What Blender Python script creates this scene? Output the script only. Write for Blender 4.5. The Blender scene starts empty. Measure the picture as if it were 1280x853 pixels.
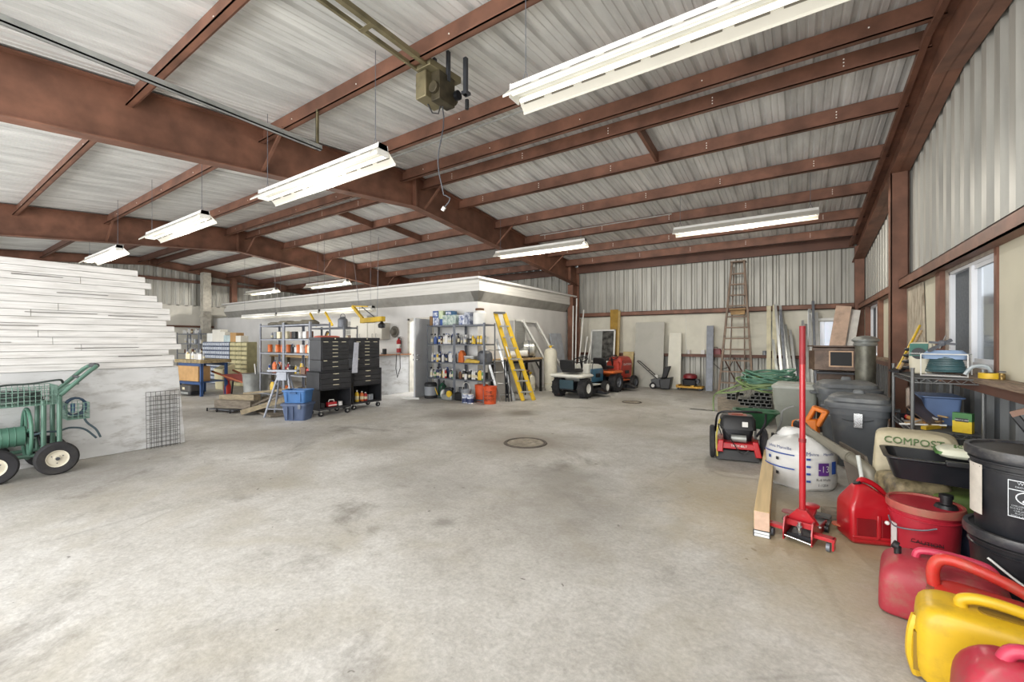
import bpy, math, random
from mathutils import Vector, Matrix, Euler
R=random.Random(7)
C=bpy.context.scene.collection
pi=math.pi
def lin(h):
    h=h.lstrip('#'); r=[]
    for i in (0,2,4):
        v=int(h[i:i+2],16)/255
        r.append(v/12.92 if v<=.04045 else ((v+.055)/1.055)**2.4)
    return (*r,1)
MATS={}
def mat(name,col,rough=.6,metal=0,var=.12,scale=6,bump=0,col2=None,dirt=0,dirtcol='#3a3228',emit=0,stretch=None,detail=5,trans=0,coat=0,dscale=3):
    """procedural principled material; noise varies the base colour, a second noise adds dirt"""
    if name in MATS: return MATS[name]
    m=bpy.data.materials.new(name); m.use_nodes=True; nt=m.node_tree; N=nt.nodes; L=nt.links
    b=N['Principled BSDF']; b.inputs['Roughness'].default_value=rough; b.inputs['Metallic'].default_value=metal
    c=lin(col)
    tc=N.new('ShaderNodeTexCoord'); mp=N.new('ShaderNodeMapping'); L.new(tc.outputs['Object'],mp.inputs[0])
    if stretch: mp.inputs['Scale'].default_value=stretch
    nz=N.new('ShaderNodeTexNoise'); nz.inputs['Scale'].default_value=scale; nz.inputs['Detail'].default_value=detail; L.new(mp.outputs[0],nz.inputs['Vector'])
    rp=N.new('ShaderNodeValToRGB'); L.new(nz.outputs[0],rp.inputs[0])
    c2=lin(col2) if col2 else tuple(x*(1-var*2) for x in c[:3])+(1,)
    rp.color_ramp.elements[0].position=.3; rp.color_ramp.elements[1].position=.7
    rp.color_ramp.elements[0].color=c2; rp.color_ramp.elements[1].color=c if col2 else tuple(min(1,x*(1+var*.6)) for x in c[:3])+(1,)
    out=rp.outputs[0]
    if dirt:
        n2=N.new('ShaderNodeTexNoise'); n2.inputs['Scale'].default_value=dscale; n2.inputs['Detail'].default_value=8; n2.inputs['Roughness'].default_value=.7; L.new(mp.outputs[0],n2.inputs['Vector'])
        r2=N.new('ShaderNodeValToRGB'); L.new(n2.outputs[0],r2.inputs[0]); r2.color_ramp.elements[0].position=.5; r2.color_ramp.elements[1].position=.72
        r2.color_ramp.elements[0].color=(0,0,0,1); r2.color_ramp.elements[1].color=(dirt,)*3+(1,)
        mx=N.new('ShaderNodeMixRGB'); L.new(r2.outputs[0],mx.inputs[0]); L.new(out,mx.inputs[1]); mx.inputs[2].default_value=lin(dirtcol); out=mx.outputs[0]
    L.new(out,b.inputs['Base Color'])
    if bump:
        bp=N.new('ShaderNodeBump'); bp.inputs['Strength'].default_value=bump; bp.inputs['Distance'].default_value=.01; L.new(nz.outputs[0],bp.inputs['Height']); L.new(bp.outputs[0],b.inputs['Normal'])
    if emit:
        b.inputs['Emission Color'].default_value=c; b.inputs['Emission Strength'].default_value=emit
    if trans: b.inputs['Transmission Weight'].default_value=trans
    if coat: b.inputs['Coat Weight'].default_value=coat
    MATS[name]=m; return m
class M:
    """mesh collector"""
    def __init__(s,T=None): s.v=[]; s.f=[]; s.T=T or Matrix.Identity(4)
    def add(s,vs,fs):
        o=len(s.v); s.v+=[tuple(s.T@Vector(v)) for v in vs]; s.f+=[tuple(i+o for i in f) for f in fs]; return s
    def hexa(s,p): # bottom 4 ccw, top 4
        return s.add(p,[(3,2,1,0),(4,5,6,7),(0,1,5,4),(1,2,6,5),(2,3,7,6),(3,0,4,7)])
    def box(s,x0,x1,y0,y1,z0,z1):
        return s.hexa([(x0,y0,z0),(x1,y0,z0),(x1,y1,z0),(x0,y1,z0),(x0,y0,z1),(x1,y0,z1),(x1,y1,z1),(x0,y1,z1)])
    def cb(s,c,d,rot=None): # centred box with rotation
        q=Euler(rot).to_matrix() if rot else Matrix.Identity(3); c=Vector(c); h=[k/2 for k in d]
        return s.hexa([tuple(c+q@Vector((a*h[0],b*h[1],e*h[2]))) for e in (-1,1) for a,b in ((-1,-1),(1,-1),(1,1),(-1,1))])
    def bar(s,p0,p1,w,h,up=(0,0,1)): # rectangular bar between points
        p0=Vector(p0);p1=Vector(p1); d=(p1-p0).normalized(); u=Vector(up)
        if abs(d.dot(u))>.99: u=Vector((1,0,0))
        a=d.cross(u).normalized()*w/2; b=a.cross(d).normalized()*h/2
        return s.hexa([tuple(x) for x in (p0-a-b,p0+a-b,p0+a+b,p0-a+b,p1-a-b,p1+a-b,p1+a+b,p1-a+b)])
    def ring(s,c,a,b,r,n,ry=None):
        ry=ry or r
        return [tuple(Vector(c)+a*math.cos(2*pi*i/n)*r+b*math.sin(2*pi*i/n)*ry) for i in range(n)]
    def loft(s,rings,cap=True,close=False):
        n=len(rings[0]); vs=[v for r in rings for v in r]; fs=[]
        K=len(rings)
        for k in range(K if close else K-1):
            k2=(k+1)%K
            for i in range(n):
                j=(i+1)%n; fs.append((k*n+i,k*n+j,k2*n+j,k2*n+i))
        if cap and not close: fs+=[tuple(range(n-1,-1,-1)),tuple((K-1)*n+i for i in range(n))]
        return s.add(vs,fs)
    def cyl(s,p0,p1,r,r2=None,n=12,cap=True):
        p0=Vector(p0);p1=Vector(p1); d=(p1-p0).normalized(); u=Vector((0,0,1)) if abs(d.z)<.9 else Vector((1,0,0))
        a=d.cross(u).normalized(); b=d.cross(a).normalized(); b,a=a,b
        r2=r if r2 is None else r2
        return s.loft([s.ring(p0,a,b,r,n),s.ring(p1,a,b,r2,n)],cap)
    def tube(s,pts,r,n=8,closed=False):
        P=[Vector(p) for p in pts]; K=len(P); rings=[]; pa=None
        for i in range(K):
            if closed: d=P[(i+1)%K]-P[i-1]
            else: d=P[min(i+1,K-1)]-P[max(i-1,0)]
            d=d.normalized() if d.length>1e-9 else Vector((0,0,1))
            if pa is None:
                u=Vector((0,0,1)) if abs(d.z)<.9 else Vector((1,0,0)); a=d.cross(u).normalized()
            else:
                a=(pa-d*pa.dot(d)); a=a.normalized() if a.length>1e-6 else d.orthogonal().normalized()
            pa=a; b=d.cross(a)
            rr=r[i] if isinstance(r,(list,tuple)) else r
            rings.append(s.ring(P[i],a,b,rr,n))
        return s.loft(rings,cap=not closed,close=closed)
    def lathe(s,prof,c=(0,0,0),n=24,sx=1,sy=1,cap=True): # (r,z)
        rings=[[(c[0]+sx*r*math.cos(2*pi*i/n),c[1]+sy*r*math.sin(2*pi*i/n),c[2]+z) for i in range(n)] for r,z in prof]
        return s.loft(rings,cap)
    def wheel(s,c,ax,R1,w,prof=None,n=24): # tyre or rim as lathe around axis through c
        d=Vector(ax).normalized(); u=Vector((0,0,1)) if abs(d.z)<.9 else Vector((1,0,0)); a=d.cross(u).normalized(); b=d.cross(a)
        prof=prof or [(.55,-.5),(.9,-.5),(1,-.3),(1,.3),(.9,.5),(.55,.5)]
        rings=[s.ring(Vector(c)+d*t*w,a,b,R1*r,n) for r,t in prof]
        return s.loft(rings,cap=False,close=True) if prof[0][0]>.05 else s.loft(rings,cap=True)
    def rrect(s,cx,cy,z,hx,hy,r,k=4): # rounded rectangle ring
        r=min(r,hx*.98,hy*.98); o=[]
        for qx,qy,a0 in ((1,1,0),(-1,1,pi/2),(-1,-1,pi),(1,-1,3*pi/2)):
            for i in range(k+1):
                a=a0+pi/2*i/k; o.append((cx+qx*(hx-r)+r*math.cos(a),cy+qy*(hy-r)+r*math.sin(a),z))
        return o
    def rloft(s,secs,r=.05,k=4,cap=True): # secs:(z,hx,hy[,cx,cy[,r]])
        rings=[]
        for q in secs:
            cx,cy=(q[3],q[4]) if len(q)>4 else (0,0); rings.append(s.rrect(cx,cy,q[0],q[1],q[2],q[5] if len(q)>5 else r,k))
        return s.loft(rings,cap)
    def prism(s,poly,d,ax='y',o=0): # poly in plane (2D) extruded o..o+d on axis
        def m(a,b,t):
            return {'x':(t,a,b),'y':(a,t,b),'z':(a,b,t)}[ax]
        n=len(poly); vs=[m(a,b,o) for a,b in poly]+[m(a,b,o+d) for a,b in poly]
        fs=[tuple(range(n)),tuple(range(2*n-1,n-1,-1))]+[(i,i+n,(i+1)%n+n,(i+1)%n) for i in range(n)]
        return s.add(vs,fs)
    def sph(s,c,r,n=12,sz=1,sx=1,sy=1):
        k=n//2; prof=[(max(1e-4,r*math.sin(pi*i/k)),-r*sz*math.cos(pi*i/k)) for i in range(k+1)]
        return s.lathe(prof,c,n,sx,sy)
def B(name,m,mt,parent=None,bev=0,ang=35,sub=0,solid=0):
    me=bpy.data.meshes.new(name); me.from_pydata(m.v,[],m.f); me.validate()
    import bmesh
    bm=bmesh.new(); bm.from_mesh(me); bmesh.ops.recalc_face_normals(bm,faces=bm.faces); bm.to_mesh(me); bm.free()
    me.shade_smooth(); me.set_sharp_from_angle(angle=math.radians(ang))
    o=bpy.data.objects.new(name,me); C.objects.link(o)
    if mt: me.materials.append(mt)
    if parent: o.parent=parent
    if solid:
        d=o.modifiers.new('s','SOLIDIFY'); d.thickness=solid; d.offset=0
    if bev:
        d=o.modifiers.new('b','BEVEL'); d.width=bev; d.segments=2; d.limit_method='ANGLE'; d.angle_limit=math.radians(40)
    if sub:
        d=o.modifiers.new('u','SUBSURF'); d.levels=d.render_levels=sub
    return o
def tag(o,label,cat,group=None,kind=None):
    if label: o['label']=label
    if cat: o['category']=cat
    if group: o['group']=group
    if kind: o['kind']=kind
    return o
def thing(name,label,cat,loc=(0,0,0),rz=0,group=None,rot=None):
    o=bpy.data.objects.new(name,None); C.objects.link(o); o.location=loc; o.rotation_euler=rot or (0,0,rz); o.empty_display_size=.1
    return tag(o,label,cat,group)
def solo(name,m,mt,label,cat,group=None,loc=None,rz=0,**k):
    o=B(name,m,mt,None,**k)
    if loc: o.location=loc
    o.rotation_euler=(0,0,rz); return tag(o,label,cat,group)
def struct(name,m,mt,**k):
    o=B(name,m,mt,None,**k); o['kind']='structure'; return o
def dup(root,loc,rz=0,label=None,group=None,rot=None,mt=None):
    r=root.copy(); C.objects.link(r); r.location=loc; r.rotation_euler=rot or (0,0,rz)
    if label: r['label']=label
    if group: r['group']=group
    def kids(a,b):
        for ch in [q for q in a.children if q.name!=b.name]:
            c=ch.copy(); C.objects.link(c); c.parent=b; kids(ch,c)
    kids(root,r)
    if mt is not None and r.type=='MESH':
        r.material_slots[0].link='OBJECT'; r.material_slots[0].material=mt
    return r
def text(s,size,mt,parent,fn=None,ext=.0006,name='lettering',loc=(0,0,0),rot=(0,0,0),sx=1,align='CENTER'):
    cu=bpy.data.curves.new('t','FONT'); cu.body=s; cu.size=size; cu.extrude=ext; cu.align_x=align; cu.align_y='CENTER'; cu.resolution_u=3
    o=bpy.data.objects.new('t',cu); C.objects.link(o); bpy.context.view_layer.update()
    me=bpy.data.meshes.new_from_object(o); bpy.data.objects.remove(o)
    me.name=name; me.materials.clear(); me.materials.append(mt)
    T=Matrix.Translation(loc)@Euler(rot).to_matrix().to_4x4()
    if fn and size>.0:
        import bmesh
        bm=bmesh.new(); bm.from_mesh(me); bm.to_mesh(me); bm.free()
    for v in me.vertices:
        c=v.co.copy(); c.x*=sx
        v.co=Vector(fn(c.x,c.y,c.z)) if fn else T@c
    q=bpy.data.objects.new(name,me); C.objects.link(q); q.parent=parent; return q
# ---------- palette
rust=mat('rust_primer','#835b49',.55,.1,.22,3,.1,dirt=.45,dirtcol='#604336',dscale=2.5)
rust2=mat('dark_primer','#6c4a3d',.6,.1,.2,3,dirt=.4,dirtcol='#46302a')
steel=mat('grey_steel','#747880',.45,.35,.12,9)
dsteel=mat('dark_steel','#4d5056',.5,.4,.12,9)
galv=mat('galvanised','#a9acaa',.38,.6,.15,5)
alu=mat('aluminium','#c4c6c6',.35,.6,.1,6)
chrome=mat('chrome','#cfd2d4',.2,.9,.05,6)
black=mat('black_plastic','#1b1c1f',.45,0,.2,8)
blackm=mat('black_metal','#202126',.4,.3,.2,6)
rubber=mat('rubber','#26262a',.8,0,.2,10,dirt=.35,dirtcol='#5b564e')
white=mat('white_enamel','#e6e6e2',.4,0,.06,4)
cream=mat('cream_paint','#dcd9cf',.7,0,.07,2)
yellow=mat('yellow_paint','#d9b32b',.5,0,.12,6)
red=mat('red_paint','#b5202a',.35,0,.12,6,coat=.3)
wood=mat('raw_wood','#c4a579',.7,0,.15,5,.15,stretch=(1,12,12))
ply=mat('plywood','#b78d55',.7,0,.15,4,.1,stretch=(1,1,6))
greyw=mat('weathered_wood','#8d8272',.8,0,.25,5,.2,stretch=(2,2,10))
def roofz(y): return 4.87-.097*abs(y-6.05)
RX,LX,BY,FY=1.4,-22.0,13.9,-1.8
# ---------- camera
cam=bpy.data.cameras.new('camera'); co=bpy.data.objects.new('camera',cam); C.objects.link(co)
cam.sensor_width=36; cam.lens=529.4/1280*36; cam.clip_start=.05; cam.clip_end=300
co.location=(0,0,1.45); co.rotation_euler=(pi/2,0,.592); bpy.context.scene.camera=co
bpy.context.scene.view_settings.view_transform='Standard'
# ---------- floor
fm=bpy.data.materials.new('concrete_floor'); fm.use_nodes=True; nt=fm.node_tree; N=nt.nodes; L=nt.links; b=N['Principled BSDF']
tc=N.new('ShaderNodeTexCoord')
def noise(sc,det=6,ro=.6,dist=0,vec=None):
    n=N.new('ShaderNodeTexNoise'); n.inputs['Scale'].default_value=sc; n.inputs['Detail'].default_value=det; n.inputs['Roughness'].default_value=ro; n.inputs['Distortion'].default_value=dist
    L.new(vec or tc.outputs['Object'],n.inputs['Vector']); return n.outputs[0]
def ramp(i,p0,c0,p1,c1):
    r=N.new('ShaderNodeValToRGB'); L.new(i,r.inputs[0]); e=r.color_ramp.elements; e[0].position=p0; e[0].color=c0; e[1].position=p1; e[1].color=c1; return r.outputs[0]
def mix(f,a,c,mode='MIX'):
    m=N.new('ShaderNodeMixRGB'); m.blend_type=mode
    for k,x in enumerate((f,a,c)):
        if isinstance(x,(int,float)): m.inputs[k].default_value=x
        elif isinstance(x,tuple): m.inputs[k].default_value=x
        else: L.new(x,m.inputs[k])
    return m.outputs[0]
W=(1,1,1,1); K=(0,0,0,1)
base=ramp(noise(.55,8,.6,.4),.35,lin('#aeaba5'),.66,lin('#cdccc9'))
fine=ramp(noise(38,4,.7),.32,(.66,.66,.67,1),.68,(1.16,1.16,1.16,1)); base=mix(.6,base,fine,'MULTIPLY'); fine2=ramp(noise(11,6,.75,.8),.36,(.82,.81,.8,1),.6,(1.06,1.06,1.06,1)); base=mix(.7,base,fine2,'MULTIPLY')
cloud=ramp(noise(2.6,8,.68,.6),.34,(.82,.81,.79,1),.62,(1,1,1,1)); base=mix(.9,base,cloud,'MULTIPLY')
tan_=ramp(noise(.9,6,.6,1),.5,K,.75,(.6,.6,.6,1)); base=mix(tan_,base,lin('#a29b8a'))
st=ramp(noise(.75,9,.72,.5),.56,K,.68,(.7,.7,.7,1)); base=mix(st,base,lin('#6f6a62'))
sp=ramp(noise(9,3,.5,.3),.725,K,.745,(.75,.75,.75,1)); base=mix(sp,base,lin('#58544e'))
def spot(x,y,r,cstr,col,rag=.5):
    global base
    g=N.new('ShaderNodeVectorMath'); g.operation='SUBTRACT'; L.new(tc.outputs['Object'],g.inputs[0]); g.inputs[1].default_value=(x,y,0)
    l=N.new('ShaderNodeVectorMath'); l.operation='LENGTH'; L.new(g.outputs[0],l.inputs[0])
    nn=noise(3.2,6,.7); a=N.new('ShaderNodeMath'); a.operation='MULTIPLY_ADD'; L.new(nn,a.inputs[0]); a.inputs[1].default_value=r*rag*2; L.new(l.outputs['Value'],a.inputs[2])
    v=ramp(a.outputs[0],0,W,1,K)
    nd=v.node.color_ramp.elements; q=r*(1+rag)
    dv=N.new('ShaderNodeMath'); dv.operation='DIVIDE'; L.new(a.outputs[0],dv.inputs[0]); dv.inputs[1].default_value=q*1.3; L.new(dv.outputs[0],v.node.inputs[0])
    nd[0].position=.45; nd[0].color=(cstr,)*3+(1,); nd[1].position=1; nd[1].color=K
    base=mix(v,base,lin(col))
spot(-3.2,5.15,.75,.85,'#837b6f',.35); spot(-2.1,4.0,.5,.6,'#75716a'); spot(-1.7,3.3,.5,.5,'#7c7871'); spot(-5.5,6.4,.6,.75,'#6d6760'); spot(-4.6,7.2,.35,.75,'#625c54'); spot(-2.9,3.1,.5,.35,'#7c7871'); spot(-2.35,2.5,.08,.45,'#5b5750'); spot(-3.7,3.0,.4,.35,'#7c7871'); spot(-4.9,4.0,.5,.35,'#757069')
spot(-1.3,2.6,.35,.3,'#8b877f'); spot(-3.24,9.9,.7,.5,'#8a8272'); spot(-.6,4.6,.7,.5,'#a2957a'); spot(.15,3.9,.8,.75,'#a8946a'); spot(.2,3.0,.45,.5,'#a69a80'); spot(-6.4,1.2,.8,.5,'#6f6b66'); spot(-9.6,3.6,.9,.5,'#6f6a62'); spot(-6.9,3.2,.9,.35,'#77716a'); spot(-2.2,7.5,1,.3,'#8a8478')
cr=N.new('ShaderNodeTexVoronoi'); cr.feature='DISTANCE_TO_EDGE'; cr.inputs['Scale'].default_value=.33
wv=N.new('ShaderNodeMixRGB'); wv.inputs[0].default_value=.12; L.new(tc.outputs['Object'],wv.inputs[1]); nn=N.new('ShaderNodeTexNoise'); nn.inputs['Scale'].default_value=2; nn.inputs['Detail'].default_value=8; L.new(nn.outputs['Color'],wv.inputs[2]); L.new(wv.outputs[0],cr.inputs['Vector'])
ck=ramp(cr.outputs['Distance'],.0,(.22,.22,.22,1),.003,K); cm=ramp(noise(.8,2),.5,K,.56,W); ck=mix(1.0,ck,cm,'MULTIPLY')
base=mix(ck,base,lin('#5c5852'))
L.new(base,b.inputs['Base Color']); L.new(ramp(noise(1.2,5),.3,(.45,)*3+(1,),.7,(.75,)*3+(1,)),b.inputs['Roughness'])
bp=N.new('ShaderNodeBump'); bp.inputs['Strength'].default_value=.25; bp.inputs['Distance'].default_value=.01; L.new(noise(30,6,.7),bp.inputs['Height']); L.new(bp.outputs[0],b.inputs['Normal'])
struct('floor',M().box(LX-.3,RX+.3,FY-6,BY+.3,-.1,0),fm)
# ---------- corrugated metal
metal=mat('white_sheet_metal','#e3e4e2',.5,.1,.14,1.5,stretch=(3,.5,3),dirt=.3,dirtcol='#8d8c88',dscale=2)
wmetal=mat('wall_sheet_metal','#b3b2ab',.45,.2,.16,2,stretch=(3,3,.4),dirt=.35,dirtcol='#77766f',dscale=2)
dmetal=mat('lower_sheet_metal','#6d7072',.45,.4,.25,2,stretch=(3,3,.4),dirt=.5,dirtcol='#3d3b38',dscale=3)
def profile(u0,u1,dep,pitch=.3048):
    out=[]; u=u0
    while u<u1-1e-6:
        for du,h in ((0,0),(.05,0),(.057,.25),(.075,.25),(.082,0),(.13,0),(.137,.25),(.155,.25),(.162,0),(.215,0),(.235,1),(.275,1),(.295,0)):
            if u+du<u1: out.append((u+du,h*dep))
        u+=pitch
    out.append((u1,0)); return out
def wprofile(u0,u1,dep,pitch=.3048):
    out=[]; u=u0
    while u<u1-1e-6:
        for du,h in ((0,0),(.09,0),(.125,1),(.18,1),(.19,.6),(.2,1),(.24,1),(.275,0)):
            if u+du<u1: out.append((u+du,h*dep))
        u+=pitch
    out.append((u1,0)); return out
def sheet(pts): # pts: list of (a,b) pairs of points
    m=M(); vs=[]
    for a,b2 in pts: vs+=[a,b2]
    m.add(vs,[(2*i,2*i+2,2*i+3,2*i+1) for i in range(len(pts)-1)]); return m
pr=profile(LX,RX,.035)
struct('ceiling',sheet([((x,6.05,roofz(6.05)+h),(x,BY,roofz(BY)+h)) for x,h in pr]),metal,ang=10)
struct('ceiling_front',sheet([((x,FY,roofz(FY)+h),(x,6.05,roofz(6.05)+h)) for x,h in pr]),metal,ang=10)
struct('wall_back',sheet([((x,BY+h,2.3),(x,BY+h,roofz(BY)+.02)) for x,h in wprofile(LX,RX,.04)]),wmetal,ang=10)
struct('wall_right',sheet([((RX+h,y,2.25),(RX+h,y,roofz(y)+.04)) for y,h in wprofile(FY,BY,.04)]),wmetal,ang=10)
struct('wall_left',sheet([((LX-h,y,2.97),(LX-h,y,roofz(y)+.04)) for y,h in wprofile(FY,BY,.04)]),wmetal,ang=10)
struct('wall_back_lower',sheet([((x,BY+h,0),(x,BY+h,1.05)) for x,h in wprofile(-6.5,RX,.04)]),wmetal,ang=10)
struct('wall_right_lower',sheet([((RX+h,y,0),(RX+h,y,1.14)) for y,h in wprofile(FY,BY,.04)]),dmetal,ang=10)
struct('wall_left_board',M().box(LX-.1,LX,FY,BY,0,3.0),cream)
m=M(); xs=[-6.5,-5.28,-4.06,-2.84,-1.62,-.4,.25]
for a,c in zip(xs[:-1],xs[1:]): m.box(a+.003,c-.003,BY-.03,BY-.01,1.05,2.3)
m.box(.253,1.4,BY-.03,BY-.01,1.05,2.3)
struct('wall_office_rear',M().box(-22,-6.5,BY-.02,BY,0,2.35).box(-9.6,-7.4,10.5,10.6,0,2.4),cream)
struct('wall_back_board',m,mat('warm_board','#d9d6c8',.75,0,.06,2,dirt=.2,dirtcol='#a39d8c'))
# right wall boards around the two windows
m=M()
for y0,y1,z0,z1 in ((FY,1.0,1.14,2.28),(1.003,3.0,1.14,2.28),(3.003,5.12,1.14,2.28),(6.75,7.0,1.14,2.28),(7.0,8.4,1.14,2.28),(8.75,10.7,1.14,2.28),(12.6,13.85,1.14,2.28)): m.box(RX-.02,RX,y0,y1,z0,z1)
struct('wall_right_board',m,mat('cream_board','#cdc8b4',.8,0,.06,3,dirt=.15,dirtcol='#9b9582'))
# ---------- girts, ledges
def cbeam(m,p0,p1,w,h,up=(0,0,1),t=.012):
    p0=Vector(p0);p1=Vector(p1); d=(p1-p0).normalized(); u=Vector(up); a=d.cross(u).normalized(); u2=a.cross(d).normalized()
    m.bar(p0,p1,t,h); m.bar(p0+u2*(h/2-t/2)+a*w/2,p1+u2*(h/2-t/2)+a*w/2,w,t); m.bar(p0-u2*(h/2-t/2)+a*w/2,p1-u2*(h/2-t/2)+a*w/2,w,t)
def ibeam(m,p0,p1,h0,h1,w,t=.014): # top line p0-p1, hangs down
    p0=Vector(p0);p1=Vector(p1); d=(p1-p0); d.z=0; a=d.normalized().cross(Vector((0,0,1))).normalized()
    z=Vector((0,0,1))
    def q(p,h,s0,s1,wd): return [p-a*wd/2+z*s0,p+a*wd/2+z*s0,p+a*wd/2+z*s1,p-a*wd/2+z*s1]
    for (s0a,s1a,s0b,s1b,wd) in ((-h0,0,-h1,0,t*.8),(-t,0,-t,0,w),(-h0,-h0+t,-h1,-h1+t,w)):
        A=q(p0,h0,s0a,s1a,wd); Bq=q(p1,h1,s0b,s1b,wd); m.hexa([tuple(x) for x in A+Bq])
for i,(n,p0,p1) in enumerate((('wall_back_girt',(-6.3,BY-.1,2.34),(RX-.1,BY-.1,2.34)),('wall_right_girt',(RX-.06,FY,2.3),(RX-.06,BY-.1,2.3)))):
    m=M(); 
    if i==0: m.box(-6.35,RX-.02,BY-.17,BY-.005,2.28,2.3); m.box(-6.35,RX-.02,BY-.17,BY-.155,2.28,2.42); m.box(-6.35,RX-.02,BY-.17,BY-.005,2.41,2.42)
    else: m.box(RX-.14,RX,FY,BY,2.23,2.245); m.box(RX-.14,RX-.125,FY,BY,2.23,2.36); m.box(RX-.14,RX,FY,BY,2.35,2.36)
    struct(n,m,rust)
struct('trim_1',M().box(-6.35,RX,BY-.2,BY-.01,1.03,1.055).box(-6.35,RX,BY-.2,BY-.185,.97,1.03),rust2)
struct('trim_2',M().box(RX-.16,RX,FY,BY,1.10,1.145),mat('sill_wood','#8e7a68',.7,0,.3,5,.2,stretch=(12,1,12)))
struct('trim_3',M().box(RX-.13,RX-.01,FY,BY,1.02,1.10),rust2)
struct('trim_4',M().box(LX,LX+.15,FY,BY,3.98,4.1).box(LX,LX+.12,FY,BY,2.04,2.12),rust2)
# ---------- frames
for k,X in enumerate((-6.5,-14.2,-21.85)):
    m=M(); d=.66 if k<2 else .3; w=.2
    for (y0,y1) in ((FY+.3,6.05),(6.05,BY-.25)):
        h=[d,d]
        ibeam(m,(X,y0,roofz(y0)-.03),(X,y1,roofz(y1)-.03),d if y0>0 else d+.02,d,w)
    m.box(X-.1,X+.1,6.03,6.07,roofz(6.05)-.03-d,roofz(6.05)-.05)
    m.box(X-.1,X+.1,13.1,13.12,roofz(13.1)-.03-d,roofz(13.1)-.05)
    B('r',m,rust); o=C.objects[-1]; o.name='steel_rafter'; o['kind']='structure'
    if k<2:
        m=M(); m.box(X-.1,X+.1,BY-.62,BY-.605,0,roofz(BY)-.7); m.box(X-.1,X+.1,BY-.13,BY-.115,0,roofz(BY)-.06); m.box(X-.006,X+.006,BY-.61,BY-.12,0,roofz(BY)-.06)
        m.box(X-.1,X+.1,BY-.62,BY-.11,roofz(BY)-.72,roofz(BY)-.7)
        o=struct('steel_column',m,rust)
m=M()
for (y0,y1) in ((FY,6.05),(6.05,BY-.1)):
    ibeam(m,(1.275,y0,roofz(y0)-.2),(1.275,y1,roofz(y1)-.2),.47,.47,.22)
    m.bar((1.13,y0,roofz(y0)-.23),(1.13,y1,roofz(y1)-.23),.06,.07)
struct('endwall_rafter',m,rust)
m=M(); 
for y in (8.45,): 
    m.box(1.17,1.185,y,y+.2,0,roofz(y)-.67); m.box(1.36,1.375,y,y+.2,0,roofz(y)-.67); m.box(1.17,1.37,y+.09,y+.1,0,roofz(y)-.67); m.box(1.17,1.37,y,y+.012,0,roofz(y)-.67)
struct('steel_column',m,rust)
struct('corner_column',M().box(1.2,1.38,BY-.42,BY-.22,0,roofz(BY)-.3),rust)
o=struct('painted_post',M().box(-21.75,-21.45,7.8,8.1,0,4.45).box(-21.8,-21.4,7.75,8.15,2.5,2.53),mat('old_white_paint','#c9c4b8',.7,0,.1,8,dirt=.6,dirtcol='#7d6f60',dscale=6))
struct('endwall_column',M().box(-21.98,-21.75,9.05,9.28,2.9,4.35),rust)
# ---------- purlins, one per bay
bolt=mat('bolt_heads_glow','#e8e6df',.4,.2,.05,4,emit=.3)  # slight emission added so the bolt heads stand out bright
PY=[-1.25,.2,1.65,3.12,4.6,5.77,6.33,7.47,8.89,10.3,11.7,12.95]
bays=[(-21.9,-14.21),(-14.19,-6.51),(-6.49,1.2)]
for y in PY:
    s=1 if y>6.05 else -1
    for bi,(x0,x1) in enumerate(bays):
        m=M(); z=roofz(y)-.01
        m.box(x0,x1,y-.006,y+.006,z-.235,z); m.box(x0,x1,y,y+.06,z-.012,z); m.box(x0,x1,y-.07,y,z-.235,z-.223); m.box(x0,x1,y-.07,y-.06,z-.235,z-.21)
        o=struct('roof_purlin',m,rust if bi>0 else rust2)
        if bi>0:
            mb=M(); n=5
            for k in range(n):
                x=x0+(x1-x0)*(k+.5)/n+.2*math.sin(k*7+y*3)
                for dz in ((-.06,-.1,-.14) if y>6.2 else (-.1,)): mb.cyl((x,y-.012,z+dz),(x,y-.004,z+dz),.008,n=6)
            B('bolt_head',mb,bolt,o)
m=M().box(-6.45,1.2,BY-.12,BY-.1,roofz(BY)-.28,roofz(BY)-.02).box(-6.45,1.2,BY-.2,BY-.1,roofz(BY)-.28,roofz(BY)-.26)
m.box(-6.45,1.38,BY-.1,BY+.06,roofz(BY)-.04,roofz(BY)+.05)
struct('eave_strut',m,rust2)
m=M().box(-21.9,-6.55,BY-.12,BY-.1,roofz(BY)-.28,roofz(BY)-.02); struct('eave_strut',m,rust2)
# flange braces on the frames and a few cross blocks between purlins
for X in (-6.5,-14.2):
    for y,s in ((3.12,1),(6.33,1),(8.89,1),(11.7,1),(4.6,-1)):
        m=M(); zb=roofz(y)-.03-.64; m.bar((X+.04,y-.03,zb),(X+s*.62,y-.03,roofz(y)-.19),.035,.035); o=struct('flange_brace',m,rust)
for x,y0,y1 in ((-2.0,6.33,7.47),(-9.6,6.33,7.47),(-9.2,7.47,8.89)):
    m=M(); m.bar((x,y0,roofz(y0)-.12),(x,y1,roofz(y1)-.12),.05,.16); struct('purlin_bracing',m,rust)
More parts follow.
